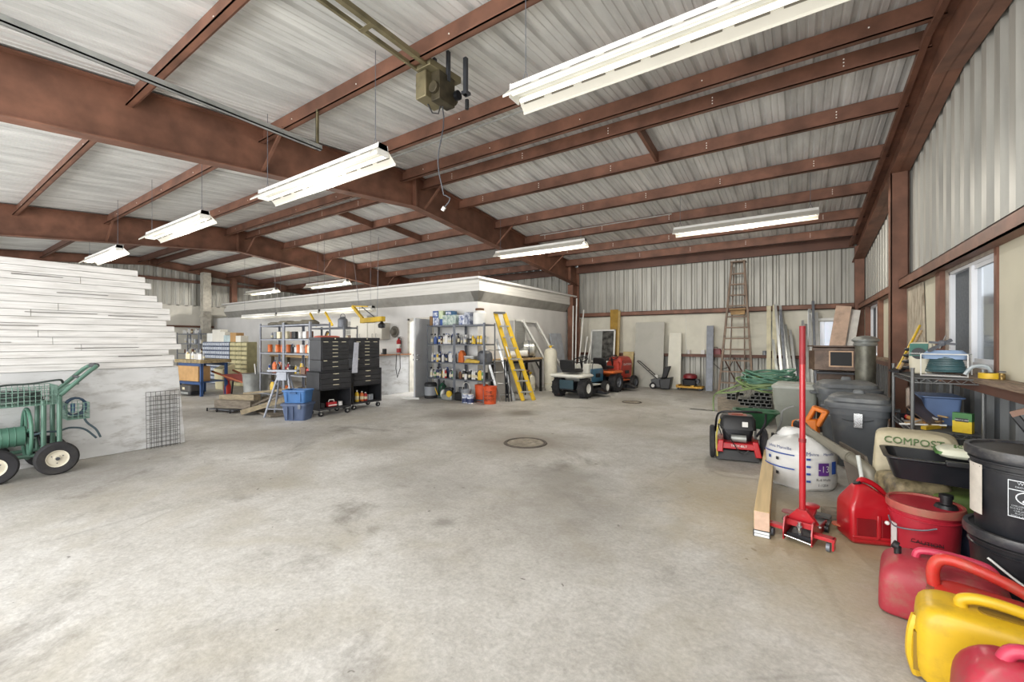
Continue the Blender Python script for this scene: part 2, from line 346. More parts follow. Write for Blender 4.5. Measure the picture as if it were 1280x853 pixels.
# ---------- left partition: painted lower panel and ragged plank upper half
lw=mat('peeling_white','#cfd0d1',.75,0,.07,6,.3,dirt=.85,dirtcol='#88837d',dscale=5,stretch=(1,.5,1.6))
pw=mat('plank_white','#d6d5d3',.7,0,.1,7,.2,stretch=(1,.35,5),dirt=.6,dirtcol='#8d877f',dscale=4)
pl=struct('wall_partition',M().hexa([(-7.45,FY,0),(-7.25,FY,0),(-7.25,2.42,0),(-7.45,2.42,0),(-7.45,FY,1.1),(-7.27,FY,1.1),(-7.27,2.34,1.1),(-7.45,2.34,1.1)]),lw,bev=.01)
m=M(); z=1.1; i=0
while z<2.36:
    h=.075+.012*R.random(); e=2.36-.035*abs(i-3)*.6-(.09 if i%5==2 else 0)+.03*R.uniform(-1,1)-(max(0,i-9))*.035
    if z+h>2.4: h=2.4-z
    jo=R.uniform(-1.2,1.5)
    for a,c in ((FY,jo-.002),(jo+.002,e)):
        off=.006*R.random(); m.hexa([(-7.42,a,z),(-7.25+off,a,z),(-7.25+off,c,z),(-7.42,c,z),(-7.42,a,z+h-.004),(-7.262+off,a,z+h-.004),(-7.262+off,c,z+h-.004),(-7.42,c,z+h-.004)])
    z+=h; i+=1
B('plank',m,pw,pl)
B('plank_backing',M().box(-7.44,-7.3,FY,1.9,1.1,2.36),mat('gap_dark','#55504a',.9,0,.2,4),pl)
for (a,c,z) in ((.9,1.5,1.78),(1.6,2.1,1.77),(.6,1.0,1.62),(1.15,1.6,2.02),(.2,.8,1.43),(1.3,1.9,1.36),(.8,1.2,2.2),(1.7,2.15,1.25)):
    B('dark_gap',M().hexa([(-7.26,a,z),(-7.24,a,z),(-7.24,c,z+.004),(-7.26,c,z+.004),(-7.26,a,z+.006),(-7.24,a,z+.006),(-7.24,c,z+.008),(-7.26,c,z+.008)]),MATS['gap_dark'],pl)
# ---------- inner office block
ow=mat('office_wall','#dedddb',.75,0,.05,2)
og=mat('soffit_shade_grey','#9a9892',.8,0,.1,4,.1,dirt=.4,dirtcol='#77736b')  # grey includes the shade of the down-facing cove, with dirt on top
oplk=mat('office_planks','#dcdad4',.7,0,.06,5,stretch=(.3,.3,9))
WX,WY=-6.68,8.38
m=M().box(-8.25,WX,WY,WY+.12,0,2.47).box(-9.15,-8.25,WY,WY+.12,2.05,2.47).box(-21.9,-9.15,WY,WY+.12,0,2.47)
struct('wall_office_front',m,ow)
struct('wall_office_side',M().box(WX-.12,WX,WY+.12,BY-.5,0,2.47),ow)
# cove + plank fascia
x2,y2=-6.50,8.22
m=M(); m.hexa([(-20.5,WY,2.45),(WX,WY,2.45),(WX,WY+.1,2.45),(-20.5,WY+.1,2.45),(-20.5,y2,2.7),(x2,y2,2.7),(x2,WY+.1,2.7),(-20.5,WY+.1,2.7)])
m.hexa([(WX-.1,WY,2.45),(WX,WY,2.45),(WX,BY-.65,2.45),(WX-.1,BY-.65,2.45),(WX-.1,y2,2.7),(x2,y2,2.7),(x2,BY-.65,2.7),(WX-.1,BY-.65,2.7)])
struct('trim_5',m,og)
m=M()
for k in range(4):
    z=2.7+k*.09; o=.004*(k%2)
    m.box(-20.5+k*.12,x2-o,y2+o,y2+.06,z,z+.087); m.box(x2-.06,x2-o,y2+.06,BY-.65,z,z+.087)
struct('trim_6',m,oplk)
struct('office_roof',M().box(-20.3,-6.4,8.05,BY-.3,2.98,3.03),ow)
# half wall with wooden cap at the left of the door
hw=struct('wall_bench_end',M().box(-9.24,-9.14,7.25,WY,0,1.06),lw); B('cap_board',M().box(-9.3,-9.08,7.23,WY,1.06,1.09),mat('cap_wood','#9a6a45',.6,0,.2,8),hw)
# ---------- fluorescent fixtures
tubem=mat('lit_tube','#fffdf2',.5,emit=.75,var=0); tubeh=mat('bright_tube','#fff8e2',.5,emit=7,var=0); darkslot=mat('slot_shadow','#6b665c',.8,var=.05)
def fixture(name,label,loc,chain,L=2.44,group=None,slots=True,w=.16,hot=False):
    t=thing(name,label,'light',loc,0,group); h=L/2
    m=M().prism([(-.06,.0),(.06,.0),(.05,.06),(-.05,.06)],L,'x',-h); B('housing',m,white,t)
    for s in (-1,1):
        m=M()
        y0,z0,y1,z1=s*.055,.012,s*(w),-.085
        n=9; 
        def P(x,k,o=0): return (x,y0+(y1-y0)*k,z0+(z1-z0)*k+o)
        m.hexa([P(-h,0),P(h,0),P(h,1),P(-h,1),P(-h,0,.004),P(h,0,.004),P(h,1,.004),P(-h,1,.004)])
        m.box(-h,h,min(y1,y1+s*.004),max(y1,y1+s*.004),z1-.02,z1)
        B('reflector',m,mat('reflector_enamel','#cfccc2',.4,0,.04,4),t)
        if slots:
            for i in range(n):
                m=M()
                x=-h+L*(i+.5)/n; a=P(x-.1,.32,-.003); b_=P(x+.1,.32,-.003); c_=P(x+.1,.55,-.003); d=P(x-.1,.55,-.003)
                m.add([a,b_,c_,d],[(0,1,2,3)]); e=[(q[0],q[1],q[2]+.010) for q in (a,b_,c_,d)]; m.add(e,[(0,1,2,3)])
                B('vent_slot',m,darkslot,t)
        B('tube',M().cyl((-h+.03,s*.065,-.035),(h-.03,s*.065,-.035),.019,n=10),tubeh if hot else tubem,t)
    for s in (-1,1):
        m=M().prism([(-.06,.06),(.06,.06),(.07,-.06),(-.07,-.06)],.012,'x',s*(h-.006)-.006); B('end_cap',m,white,t)
        x=s*(h-.12); m=M().cyl((x-.04,0,.06),(x,0,.16),.003,n=5).cyl((x+.04,0,.06),(x,0,.16),.003,n=5).cyl((x,0,.16),(x,0,chain),.004,n=5); B('chain',m,steel,t)
    return t
def lamp(n,loc,e,col=(1,.95,.86)):
    l=bpy.data.lights.new(n,'POINT'); l.energy=e; l.color=col; l.shadow_soft_size=.03; o=bpy.data.objects.new(n,l); C.objects.link(o); o.location=loc
G1='hanging fluorescent shop lights'
for nm,lb,loc in (('a','large twin-tube shop light hanging closest to the camera at top centre',(-.78,3.0,3.55)),
  ('b','white twin-tube shop light hanging below the near rust beam',(-4.72,2.85,3.40)),
  ('c','white twin-tube shop light hanging between the two long rust beams',(-8.85,2.8,3.42)),
  ('d','lit twin-tube shop light just above the left white plank wall',(-13.1,2.8,3.42)),
  ('e','lit shop light hanging in front of the rust beam end above the office corner',(-5.1,8.7,3.66)),
  ('f','lit shop light hanging over the back right bay near the tall stepladder',(-.9,9.2,3.74)),
  ('g','lit shop light above the far part of the office roof',(-14,8.9,3.52)),
  ('h','most distant lit shop light, near the far left end wall',(-18.7,8.9,3.55))):
    t=fixture('fluorescent_light',lb,loc,roofz(loc[1])-loc[2]-.1,group=G1,hot=nm in 'defgh',slots=nm in 'abc')
    if nm!='a': lamp('shop_light_lamp',(loc[0],loc[1],loc[2]-.14),{'b':35,'c':45,'d':70,'e':150,'f':150,'g':150,'h':130}[nm])
for i,(x,l) in enumerate(((-10.9,'strip light under the office soffit above the white wall cabinets'),(-13.45,'strip light under the office soffit above the long grey rack'),(-16,'strip light under the office soffit at its far left'))):
    fixture('strip_light',l,(x,7.55,2.36),roofz(7.55)-2.46,group='strip lights under the soffit',slots=False,w=.1,hot=False); lamp('strip_lamp',(x,7.1,2.05),9)
# ---------- garage door opener, track and cords
brass=mat('old_zinc','#8f8668',.5,.5,.25,6,dirt=.5,dirtcol='#4a4335')
t=thing('door_opener','old garage door opener motor hanging under a rust purlin','opener',(-3.2,3.25,4.12))
B('rail',M().box(-.03,.02,-5,.0,.2,.25).box(-.16,-.13,-5,.0,.2,.24).box(-.16,.02,-2.0,-1.95,.195,.2).box(-.16,.02,-.8,-.75,.195,.2),brass,t)
B('mounting_plate',M().hexa([(-.14,-.1,.19),(.06,-.1,.19),(.14,.3,.16),(-.06,.3,.16),(-.14,-.1,.26),(.06,-.1,.26),(.14,.3,.23),(-.06,.3,.23)]),brass,t,bev=.005)
B('motor_case',M().box(-.17,-.02,-.08,.2,-.1,.18),brass,t,bev=.01)
B('gearbox',M().box(.0,.12,-.02,.22,-.14,.16).cyl((.06,-.06,-.02),(.06,.28,-.02),.06),mat('greasy_metal','#544d3c',.5,.5,.3,8),t,bev=.006)
B('pulley',M().cyl((-.2,.05,.08),(-.17,.05,.08),.1,n=20),blackm,t); B('pulley',M().cyl((.1,.24,.0),(.16,.24,.0),.05),blackm,t)
B('hanger_bracket',M().box(.1,.13,.1,.14,.1,.42).box(.2,.24,.26,.3,0,.4).box(-.1,-.07,.1,.14,.2,.42).box(.19,.26,.24,.32,0,.03),dsteel,t)
B('release_handle',M().cyl((.24,.28,-.06),(.24,.28,-.16),.022),black,t)
B('wire',M().tube([(.02,.1,-.14),(-.03,.12,-.2),(-.1,.1,-.18),(-.12,.05,-.1)],.008),black,t)
pts=[(.03+.03*math.sin(k*.9),.1+.02*math.cos(k*.7),-.14-k*.12) for k in range(9)]+[(.1,.1,-1.12),(.16,.1,-1.16),(.14,.1,-1.2),(.08,.1,-1.24)]
B('pull_cord',M().tube(pts,.007,6),dsteel,t); B('cord_plug',M().cyl((.08,.1,-1.24),(.05,.1,-1.27),.02),white,t)
t=thing('door_track','galvanised overhead door track running beside the near rust beam','track',(-5.0,3.1,3.86))
B('channel',M().box(-.03,.03,-5,0,0,.012).box(-.03,-.02,-5,0,0,.06).box(.02,.03,-5,0,0,.06).box(-.09,-.03,-5,0,.05,.062),galv,t)
B('hanger_angle',M().box(-.02,.015,-.06,-.05,.0,.5).box(-.02,-.01,-.06,-.02,.0,.5),brass,t)
tag(solo('conduit',M().cyl((-6.3,4.45,4.32),(-1.6,4.45,4.32),.012,n=6),galv,'thin metal conduit running along a rust purlin behind the opener','conduit'),None,None)
tag(solo('conduit',M().cyl((-5.0,8.62,3.93),(-2.1,8.9,4.02),.012,n=6),galv,'thin conduit sagging between the two back bay lights','conduit'),None,None)
# ---------- floor manhole covers
iron=mat('rusty_iron','#a39a8b',.7,.3,.25,12,.3,dirt=.5)
for (x,y,r,l) in ((-3.2,5.1,.3,'round iron manhole cover set in the middle of the concrete floor'),(-3.24,9.9,.22,'small round floor drain in front of the lawn tractors')):
    t=thing('manhole_cover',l,'manhole cover',(x,y,0))
    B('rim',M().lathe([(r*.88,0),(r*.88,.012),(r,.012),(r*1.04,0)],n=40,cap=False),mat('iron_dark','#5a524b',.7,.3,.2,12),t)
    m=M().lathe([(.001,.006),(r*.86,.006),(r*.86,0)],n=40,cap=False)
    for k in range(6):
        a=k*pi/3; m.cb((r*.5*math.cos(a),r*.5*math.sin(a),.008),(r*.4,.02,.006),(0,0,a))
    m.lathe([(r*.2,.006),(r*.2,.012),(r*.26,.012),(r*.26,.006)],n=24,cap=False)
    B('cover',m,iron,t)
# ---------- windows of the right wall
glass=mat('window_glass','#eef4fa',.05,0,.02,2,trans=1); frost=mat('screen_mesh','#5f656c',.8,0,.12,40)
vinyl=mat('white_vinyl','#e4e6ea',.35,0,.03,3)
def slider(name,y0,y1,z0,z1):
    t=bpy.data.objects.new(name,None); C.objects.link(t); t['kind']='structure'; t.location=(RX,0,0)
    m=M(); w=.05
    for a in ((y0,y1,z0,z0+w),(y0,y1,z1-w,z1),(y0,y0+w,z0,z1),(y1-w,y1,z0,z1)): m.box(-.012,.06,*a)
    ym=y0+(y1-y0)*.46
    m.box(-.02,.05,ym-.03,ym+.03,z0+w,z1-w); m.box(0,.03,y0+w,y0+w+.035,z0+w,z1-w); m.box(0,.03,y0+w,ym,z0+w,z0+w+.035); m.box(0,.03,y0+w,ym,z1-w-.035,z1-w)
    B('window_frame',m,vinyl,t)
    B('pane',M().box(.02,.024,y0+w,ym,z0+w,z1-w),glass,t); B('pane',M().box(.04,.044,ym,y1-w,z0+w,z1-w),glass,t)
    B('insect_screen',M().box(.03,.033,ym,y1-w,z0+w,z1-w),frost,t)
    return t
slider('window_1',5.2,6.55,1.2,2.22); slider('window_2',10.85,12.5,1.2,2.22)
m=M()
for y0,y1,d in ((5.14,5.2,.03),(6.62,6.8,.07),(10.7,10.83,.1),(12.5,12.6,.1)): m.box(RX-d,RX-.0,y0,y1,1.145,2.23)
struct('trim_7',m,rust)
struct('trim_8',M().box(RX-.03,RX+.01,5.2,6.6,2.2,2.235).box(RX-.03,RX+.01,5.2,6.6,1.145,1.2).box(RX-.03,RX+.01,6.552,6.6,1.2,2.2),mat('grey_trim_wood','#a59a8e',.7,0,.15,8))
struct('wall_right_recess',M().box(RX-.005,RX+.01,6.82,8.75,1.14,2.28).box(RX-.02,RX,8.4,8.75,1.14,2.28),mat('brown_back','#4d3a30',.8,0,.2,5))
# slatted fence outside, seen through the glass
m=M()
for k in range(34): m.box(RX+1.5,RX+1.53,2.5+k*.34,2.5+k*.34+.26,0,2.3)
solo('outdoor_fence',m,mat('pale_fence','#b9bec4',.8,0,.15,3),'pale vertical slat fence standing outside the right wall windows','fence')
struct('ground_outside',M().box(RX+.31,RX+4,FY-3,BY+3,-.12,-.02),mat('outside_gravel','#a9a79f',.9,0,.2,6))
# weathered plywood leaning between column and window
t=solo('plywood_sheet',M().hexa([(RX-.05,7.42,1.15),(RX-.03,7.42,1.15),(RX-.03,8.95,1.15),(RX-.05,8.95,1.15),(RX-.05,7.55,2.22),(RX-.03,7.55,2.22),(RX-.03,8.95,2.22),(RX-.05,8.95,2.22)]),mat('mouldy_ply','#b8ae9c',.85,0,.2,7,.1,stretch=(1,2,.7),dirt=.9,dirtcol='#66523e',dscale=6),'weathered stained plywood sheet on the sill beside the right wall column','plywood')
# ================= BACK OF THE SHOP
def c3(n,h,**k): return mat(n,h,k.get('r',.45),0,.08,5,dirt=k.get('d',.15),dirtcol='#6a6258')
PAL={n:c3('bottle_'+n,h) for n,h in dict(white='#dedddb',blue='#2b4f93',black='#26272b',yellow='#d9b42c',red='#a82a2c',green='#4d8a55',grey='#8f949b',orange='#d06a2b',brown='#6d4a35',cream='#d8cfb2',navy='#29365f',teal='#3d7f8c').items()}
protos={}
def proto_bottle(kind,r,h):
    m=M()
    if kind=='bottle': m.lathe([(.001,0),(r*.95,0),(r,.01),(r,h*.68),(r*.8,h*.78),(r*.36,h*.86),(r*.36,h*.9)],n=12)
    elif kind=='jug': m.rloft([(0,r*.95,r*.6),(h*.6,r,r*.65),(h*.78,r*.7,r*.5),(h*.88,r*.25,r*.25)],r*.3,3)
    elif kind=='spray bottle': m.lathe([(.001,0),(r,0),(r,h*.5),(r*.7,h*.62),(r*.3,h*.76),(r*.3,h*.8)],n=12)
    elif kind=='can': m.lathe([(.001,0),(r,0),(r*.97,.006),(r*.97,h*.93),(r,h*.95),(r,h),(r*.9,h),(r*.88,h*.97),(.001,h*.97)],n=14)
    elif kind=='aerosol can': m.lathe([(.001,0),(r,0),(r,h*.78),(r*.75,h*.84)],n=12)
    elif kind=='box': m.box(-r,r,-r*.6,r*.6,0,h)
    o=B(kind.replace(' ','_'),m,PAL['white'],None,bev=.004 if kind=='box' else 0)
    if kind=='bottle': B('cap',M().cyl((0,0,h*.88),(0,0,h),r*.42,n=10),PAL['white'],o)
    if kind=='jug': B('cap',M().cyl((0,0,h*.86),(0,0,h*.95),r*.3,n=10),PAL['blue'],o); B('handle',M().tube([(r*.3,0,h*.82),(r*.75,0,h*.88),(r*.95,0,h*.7),(r*.85,0,h*.5)],r*.13,6),PAL['white'],o)
    if kind=='spray bottle': B('trigger',M().box(-r*1.2,r*.6,-r*.3,r*.3,h*.84,h).box(-r*.9,-r*.7,-r*.15,r*.15,h*.66,h*.86),PAL['black'],o)
    if kind=='can': B('lid',M().lathe([(.001,h),(r*.8,h),(r*.8,h*.98)],n=14),galv,o)
    if kind=='aerosol can': B('cap',M().cyl((0,0,h*.83),(0,0,h),r*.72,n=12),PAL['white'],o)
    if kind in('bottle','jug','spray bottle','aerosol can'):
        if kind!='jug': B('paper_label',M().lathe([(r*1.012,h*.18),(r*1.012,h*.5)],n=12,cap=False),PAL['cream'],o)
    return o
def put(kind,x,y,z,col,where,group,r=.045,h=.24,rz=None):
    k=(kind,round(r,3),round(h,3)); first=k not in protos
    if first: protos[k]=proto_bottle(kind,r,h)
    o=protos[k]
    lb=f'{col} {kind} {where}'
    if not first: o=dup(o,(x,y,z),0,lb)
    o.location=(x,y,z); o.rotation_euler=(0,0,R.uniform(-.4,.4) if rz is None else rz)
    tag(o,lb,kind.split()[-1],group); 
    o.material_slots[0].link='OBJECT'; o.material_slots[0].material=PAL[col]; return o
def row(x0,x1,y,z,where,group,kinds,cols,hmax=.28,gap=.006,dy=.05,a=None):
    """fill a shelf with containers; a = optional mapping (u,v)->(x,y)"""
    x=x0
    while True:
        k=R.choice(kinds); r,h={'bottle':(.03,.23),'jug':(.055,.27),'spray bottle':(.032,.26),'can':(.05,.17),'aerosol can':(.027,.21),'box':(.06,.15)}[k]
        if R.random()<.35: r*=.8;h*=.78
        if h>hmax: h=hmax
        if x+2*r>x1: break
        p=(x+r,y+R.uniform(-dy,dy)); 
        if a: p=a(*p)
        put(k,p[0],p[1],z,R.choice(cols),where,group,r=r,h=round(h,2)); x+=2*r+gap+R.random()*gap
def rack(name,label,loc,rz,W,D,H,levels,mt=steel,posts=(0,1),th=.035,cat='shelving unit'):
    t=thing(name,label,cat,loc,rz)
    for u in posts:
        for v in (0,1):
            x=-W/2+u*W; y=v*D; sx=1 if u<.5 else -1; sy=1 if v==0 else -1; m=M()
            if 0<u<1: m.box(x-.02,x+.02,y-.002,y+.002,0,H)
            else: m.box(min(x,x+sx*.038),max(x,x+sx*.038),y-.002,y+.002,0,H)
            m.box(x-.002,x+.002,min(y,y+sy*.038),max(y,y+sy*.038),0,H)
            B('post',m,mt,t)
    for z in levels:
        m=M().box(-W/2+.003,W/2-.003,.003,D-.003,z-.008,z).box(-W/2+.003,W/2-.003,.003,.008,z-th,z).box(-W/2+.003,W/2-.003,D-.008,D-.003,z-th,z).box(-W/2+.003,-W/2+.008,.008,D-.008,z-th,z).box(W/2-.008,W/2-.003,.008,D-.008,z-th,z)
        B('shelf',m,mt,t)
    return t
# ---- chemical rack beside the office door
SY=7.86; S0,S1,S2=-7.94,-7.0,-6.06; LV=[.06,.52,.92,1.38,1.85]
rack('shelving_unit','grey steel shelving unit of bottles, left of the two beside the door',((S0+S1)/2,SY,0),0,S1-S0-.01,.44,1.88,LV)
rack('shelving_unit','grey steel shelving unit standing next to the yellow stepladder',((S1+S2)/2,SY,0),0,S2-S1-.01,.44,1.88,LV)
names={3:'top bottle shelf',2:'third shelf up',1:'second shelf up'}
allc=['white','white','white','blue','green','red','yellow','grey','cream','navy','black']
for lv,nm,cols in ((3,'top bottle shelf',['white','white','white','grey','green','brown','blue','cream']),(2,'middle bottle shelf',['white','yellow','black','blue','navy','white']),(1,'low bottle shelf',['white','white','blue','red','navy','green','grey','yellow'])):
    row(S0+.06,S1-.05,SY+.1,LV[lv],f'on the {nm} of the rack nearest the door','containers on the rack nearest the door',['bottle','spray bottle','aerosol can','bottle','jug'] if lv!=2 else ['bottle','spray bottle','jug','aerosol can'],cols)
    row(S0+.06,S1-.05,SY+.3,LV[lv],f'in the back row, {nm} of the rack nearest the door','containers on the rack nearest the door',['bottle','jug'],['white','grey','navy'])
for lv,nm,x0,x1,kinds,cols in ((3,'top bottle shelf',S1+.05,S2-.05,['bottle','can','spray bottle','bottle','aerosol can'],['white','white','cream','grey','black','yellow']),(1,'low bottle shelf',S1+.05,S2-.06,['can','bottle','jug','bottle','aerosol can'],['white','grey','black','yellow','green','white','brown'])):
    row(x0,x1,SY+.1,LV[lv],f'on the {nm} of the rack by the ladder','containers on the rack by the yellow ladder',kinds,cols)
    row(x0,x1,SY+.31,LV[lv],f'in the back row, {nm} of the rack by the ladder','containers on the rack by the yellow ladder',['bottle','can'],['black','grey','white'])
# middle shelf of right unit
t=thing('plastic_tote','clear grey plastic tote on the middle shelf of the rack by the yellow ladder','tote',(-6.7,SY+.26,LV[2])); B('body',M().rloft([(0,.16,.1),(.14,.19,.12)],.03),mat('clear_grey','#a9abab',.3,0,.1),t); B('lid',M().rloft([(.142,.2,.13),(.165,.2,.13)],.03),mat('clear_lid','#c9cac8',.3,0,.05),t)
solo('paper_bag',M().hexa([(-.22,-.13,0),(.24,-.12,0),(.26,.12,0),(-.2,.1,0),(-.16,-.08,.1),(.28,-.1,.06),(.22,.1,.05),(-.18,.08,.12)]),mat('kraft_yellow','#c9a94e',.8,0,.15,9,.2),'crumpled yellow paper sack on the middle shelf of the rack by the yellow ladder','bag',loc=(-6.5,SY+.13,LV[2]),bev=.02)
t=thing('gas_bottle_box','orange red carton on the middle shelf at the mid post','box',(-6.88,SY+.16,LV[2])); B('carton',M().rloft([(0,.08,.07),(.22,.075,.065),(.3,.02,.05)],.01,1),PAL['orange'],t)
o=solo('round_air_vent',M().lathe([(.001,0),(.16,0),(.19,.1),(.17,.24),(.1,.3),(.001,.3)],n=18),mat('grey_smoke','#5b5e64',.4,0,.2),'dark grey round motor housing on the rack beside the yellow ladder','motor',loc=(-6.22,SY+.22,LV[2]))
# top shelf boxes
def carton(x,y,z,sx,sy,sz,rz,mt,label,name='cardboard_box',cat='box',stripe=None):
    t=thing(name,label,cat,(x,y,z),rz); B('carton',M().box(-sx/2,sx/2,-sy/2,sy/2,0,sz),mt,t,bev=.004)
    B('packing_tape',M().box(-sx/2-.001,sx/2+.001,-.02,.02,sz,sz+.002).box(-sx/2-.002,-sx/2,-.02,.02,sz*.7,sz),PAL['cream'],t)
    if stripe: B('printed_panel',M().box(-sx*.38,sx*.38,-sy/2-.003,-sy/2-.001,sz*.2,sz*.8),stripe,t)
    return t
patt=mat('printed_carton','#c8cfc9',.6,0,.2,14,col2='#6f8d84',detail=2); patb=mat('blue_print','#e3e6ea',.6,0,.2,16,col2='#2c4b8a',detail=2); bluec=mat('blue_carton','#33559a',.6,0,.2,9); card=mat('cardboard','#b58f5f',.8,0,.1,6); dcard=mat('dark_cardboard','#8a6b48',.8,0,.1,6)
carton(-7.86,SY+.2,1.85,.09,.3,.24,.1,dcard,'narrow brown carton at the left end of the rack top')
carton(-7.68,SY+.18,1.85,.2,.25,.2,0,patb,'white and blue printed carton at the lower left of the rack top')
carton(-7.7,SY+.18,2.05,.19,.24,.17,.05,bluec,'blue carton stacked on the white and blue carton',stripe=patb)
carton(-7.5,SY+.2,1.85,.1,.25,.16,0,bluec,'small deep blue carton on the rack top between two pale cartons')
carton(-7.53,SY+.2,2.01,.16,.24,.21,0,mat('lime_white','#d5dcc0',.6,0,.2,12,col2='#9fb587'),'pale green and white carton on the small blue carton')
carton(-7.2,SY+.18,1.85,.44,.3,.25,0,patt,'long pale green patterned carton on the rack top')
carton(-7.3,SY+.22,2.1,.22,.2,.11,0,mat('teal_carton','#2c567d',.6,0,.2,9),'teal blue carton on the long patterned carton',stripe=patb)
carton(-6.82,SY+.2,1.85,.22,.3,.24,.35,patb,'tilted blue and white carton above the mid post of the rack')
carton(-6.63,SY+.2,1.85,.2,.28,.3,-.1,mat('dark_blue_print','#23345e',.6,0,.2,10,col2='#c9ced6',detail=2),'tall dark blue printed carton beside the white drum on the rack')
t=thing('plastic_drum','white plastic drum with a brown lid on the rack top','drum',(-6.36,SY+.2,1.85)); B('body',M().lathe([(.001,0),(.15,0),(.16,.02),(.16,.27),(.12,.32),(.09,.34)],n=20),white,t); B('lid',M().lathe([(.001,.39),(.1,.39),(.11,.37),(.1,.335)],n=20),PAL['brown'],t)
# under the rack
for i,(x,y,c,l) in enumerate(((-7.72,7.78,'black','tall black drum on the floor by the grey door'),)):
    t=thing('plastic_drum',l,'drum',(x,y,0)); B('body',M().lathe([(.001,0),(.15,0),(.16,.03),(.16,.36),(.13,.4),(.001,.4)],n=18),PAL[c],t); B('paper_label',M().lathe([(.162,.08),(.162,.3)],n=18,cap=False).add([],[]),PAL['grey'],t)
t=thing('garden_sprayer','green and black pump sprayer behind the black drum','sprayer',(-7.52,8.0,0)); B('tank',M().lathe([(.001,0),(.1,0),(.11,.05),(.1,.3),(.03,.38)],n=14),mat('dark_green','#2f5a45',.4),t); B('hose',M().tube([(0,0,.38),(.1,-.05,.45),(.16,-.12,.35),(.1,-.2,.2),(.05,-.2,.1)],.012),black,t); B('wand',M().bar((.02,-.2,.1),(-.08,-.24,.36),.02,.02),yellow,t)
t=thing('engine_block','small grey and black engine on the floor under the bottle rack','engine',(-7.13,7.83,0)); B('crankcase',M().box(-.17,.17,-.12,.12,0,.14),galv,t,bev=.02); B('cylinder',M().box(-.08,.08,-.1,.1,.14,.26),dsteel,t,bev=.01); B('flywheel',M().cyl((-.2,0,.13),(-.14,0,.13),.11,n=20),white,t); B('fuel_tank',M().rloft([(.24,.12,.06),(.3,.12,.06)],.03),black,t); B('recoil',M().cyl((.1,-.14,.16),(.1,-.1,.16),.08),PAL['yellow'],t)
t=thing('engine_block','black engine lump right of the small grey engine under the rack','engine',(-6.8,7.9,0)); B('crankcase',M().box(-.13,.13,-.12,.12,0,.2),black,t,bev=.03); B('cylinder',M().cyl((0,0,.2),(0,0,.32),.07),dsteel,t)
def bucket(name,label,loc,mt,r=.15,h=.37,lid=None,handle=True,rz=0,cat='bucket',rim=3):
    t=thing(name,label,cat,loc,rz); pr=[(.001,0),(r*.86,0),(r*.88,.01)]
    for k in range(rim):
        z=h*(.78+.08*k); pr+=[(r*(.88+.1*z/h),z),(r*(.88+.1*z/h)+.008,z+.004),(r*(.88+.1*z/h)+.008,z+.01),(r*(.88+.1*z/h),z+.014)]
    pr+=[(r*.99,h-.01),(r*1.03,h-.01),(r*1.03,h),(r*.96,h)]
    if not lid: pr+=[(r*.86,.02),(.001,.02)]
    B('body',M().lathe(pr,n=32),mt,t)
    if lid: B('lid',M().lathe([(r*.97,h-.035),(r*1.06,h-.035),(r*1.07,h-.01),(r*1.05,h+.012),(r*.97,h+.012),(r*.95,h-.002),(.001,h-.002)],n=40,cap=False),lid,t)
    return t
t=bucket('bucket','white bucket with its wire handle up, under the rack',(-6.55,7.78,0),PAL['grey'],.12,.3); B('handle',M().tube([(-.12,0,.27)]+[(-.12*math.cos(a),0,.3+.16*math.sin(a)) for a in [pi*k/8 for k in range(1,8)]]+[(.12,0,.27)],.006),white,t)
for i,(x,l) in enumerate(((-6.47,'blue and white paint can on the floor below the rack, the left one'),(-6.3,'blue and white paint can on the floor below the rack, next to the rack post'))):
    t=thing('paint_can',l,'paint can',(x,7.66-.02*i,0)); B('can',M().lathe([(.001,0),(.08,0),(.08,.2),(.085,.205),(.001,.205)],n=18),patb,t); B('lid',M().lathe([(.001,.212),(.07,.212),(.07,.205)],n=18),white,t); B('paper_label',M().lathe([(.0815,.02),(.0815,.11)],n=18,cap=False),PAL['navy'],t)
orr=mat('orange_plastic','#d2562a',.45,0,.08,5)
t=bucket('bucket','orange bucket under the rack behind the blue and white paint cans',(-6.3,8.05,0),orr,.16,.4)
t=bucket('bucket','orange bucket with black lettering right of the rack post',(-5.9,7.86,0),orr,.16,.4)
for k,s in enumerate(('THE','HOME','DEPOT')): text(s,.085,PAL['black'],t,fn=lambda x,y,z,k=k:(.158*math.sin(.45+x/.15),-.158*math.cos(.45+x/.15),.27-k*.085+y))
t['label']='orange bucket with dark printing standing right of the rack post'
# ---- grey open door
dl=mat('door_grey','#c3c6cb',.5,0,.05,3); 
d1=bpy.data.objects.new('door_1',None); C.objects.link(d1); d1['kind']='structure'; d1.location=(-8.24,8.36,0); d1.rotation_euler=(0,0,math.atan2(7.5-8.36,-7.98+8.24))
B('door_leaf',M().box(0,.9,-.045,0,.01,2.03),dl,d1,bev=.003)
for z,nm in ((.98,'door_handle'),(1.1,'deadbolt')): B(nm,M().cyl((.84,-.05,z),(.84,-.09,z),.025).cyl((.84,0,z),(.84,.04,z),.025).box(.76,.85,.03,.045,z-.01,z+.01),chrome,d1)
m=M().box(-9.2,-9.12,WY-.03,WY+.13,0,2.08).box(-8.28,-8.2,WY-.03,WY+.13,0,2.08).box(-9.2,-8.2,WY-.03,WY+.13,2.03,2.1); struct('trim_9',m,mat('door_frame_white','#d3cfc4',.6))
solo('door_stop_board',M().cb((0,0,.02),(.45,.04,.04)),white,'white strip of wood lying on the floor at the foot of the open door','board',loc=(-8.0,7.35,0),rz=.5)
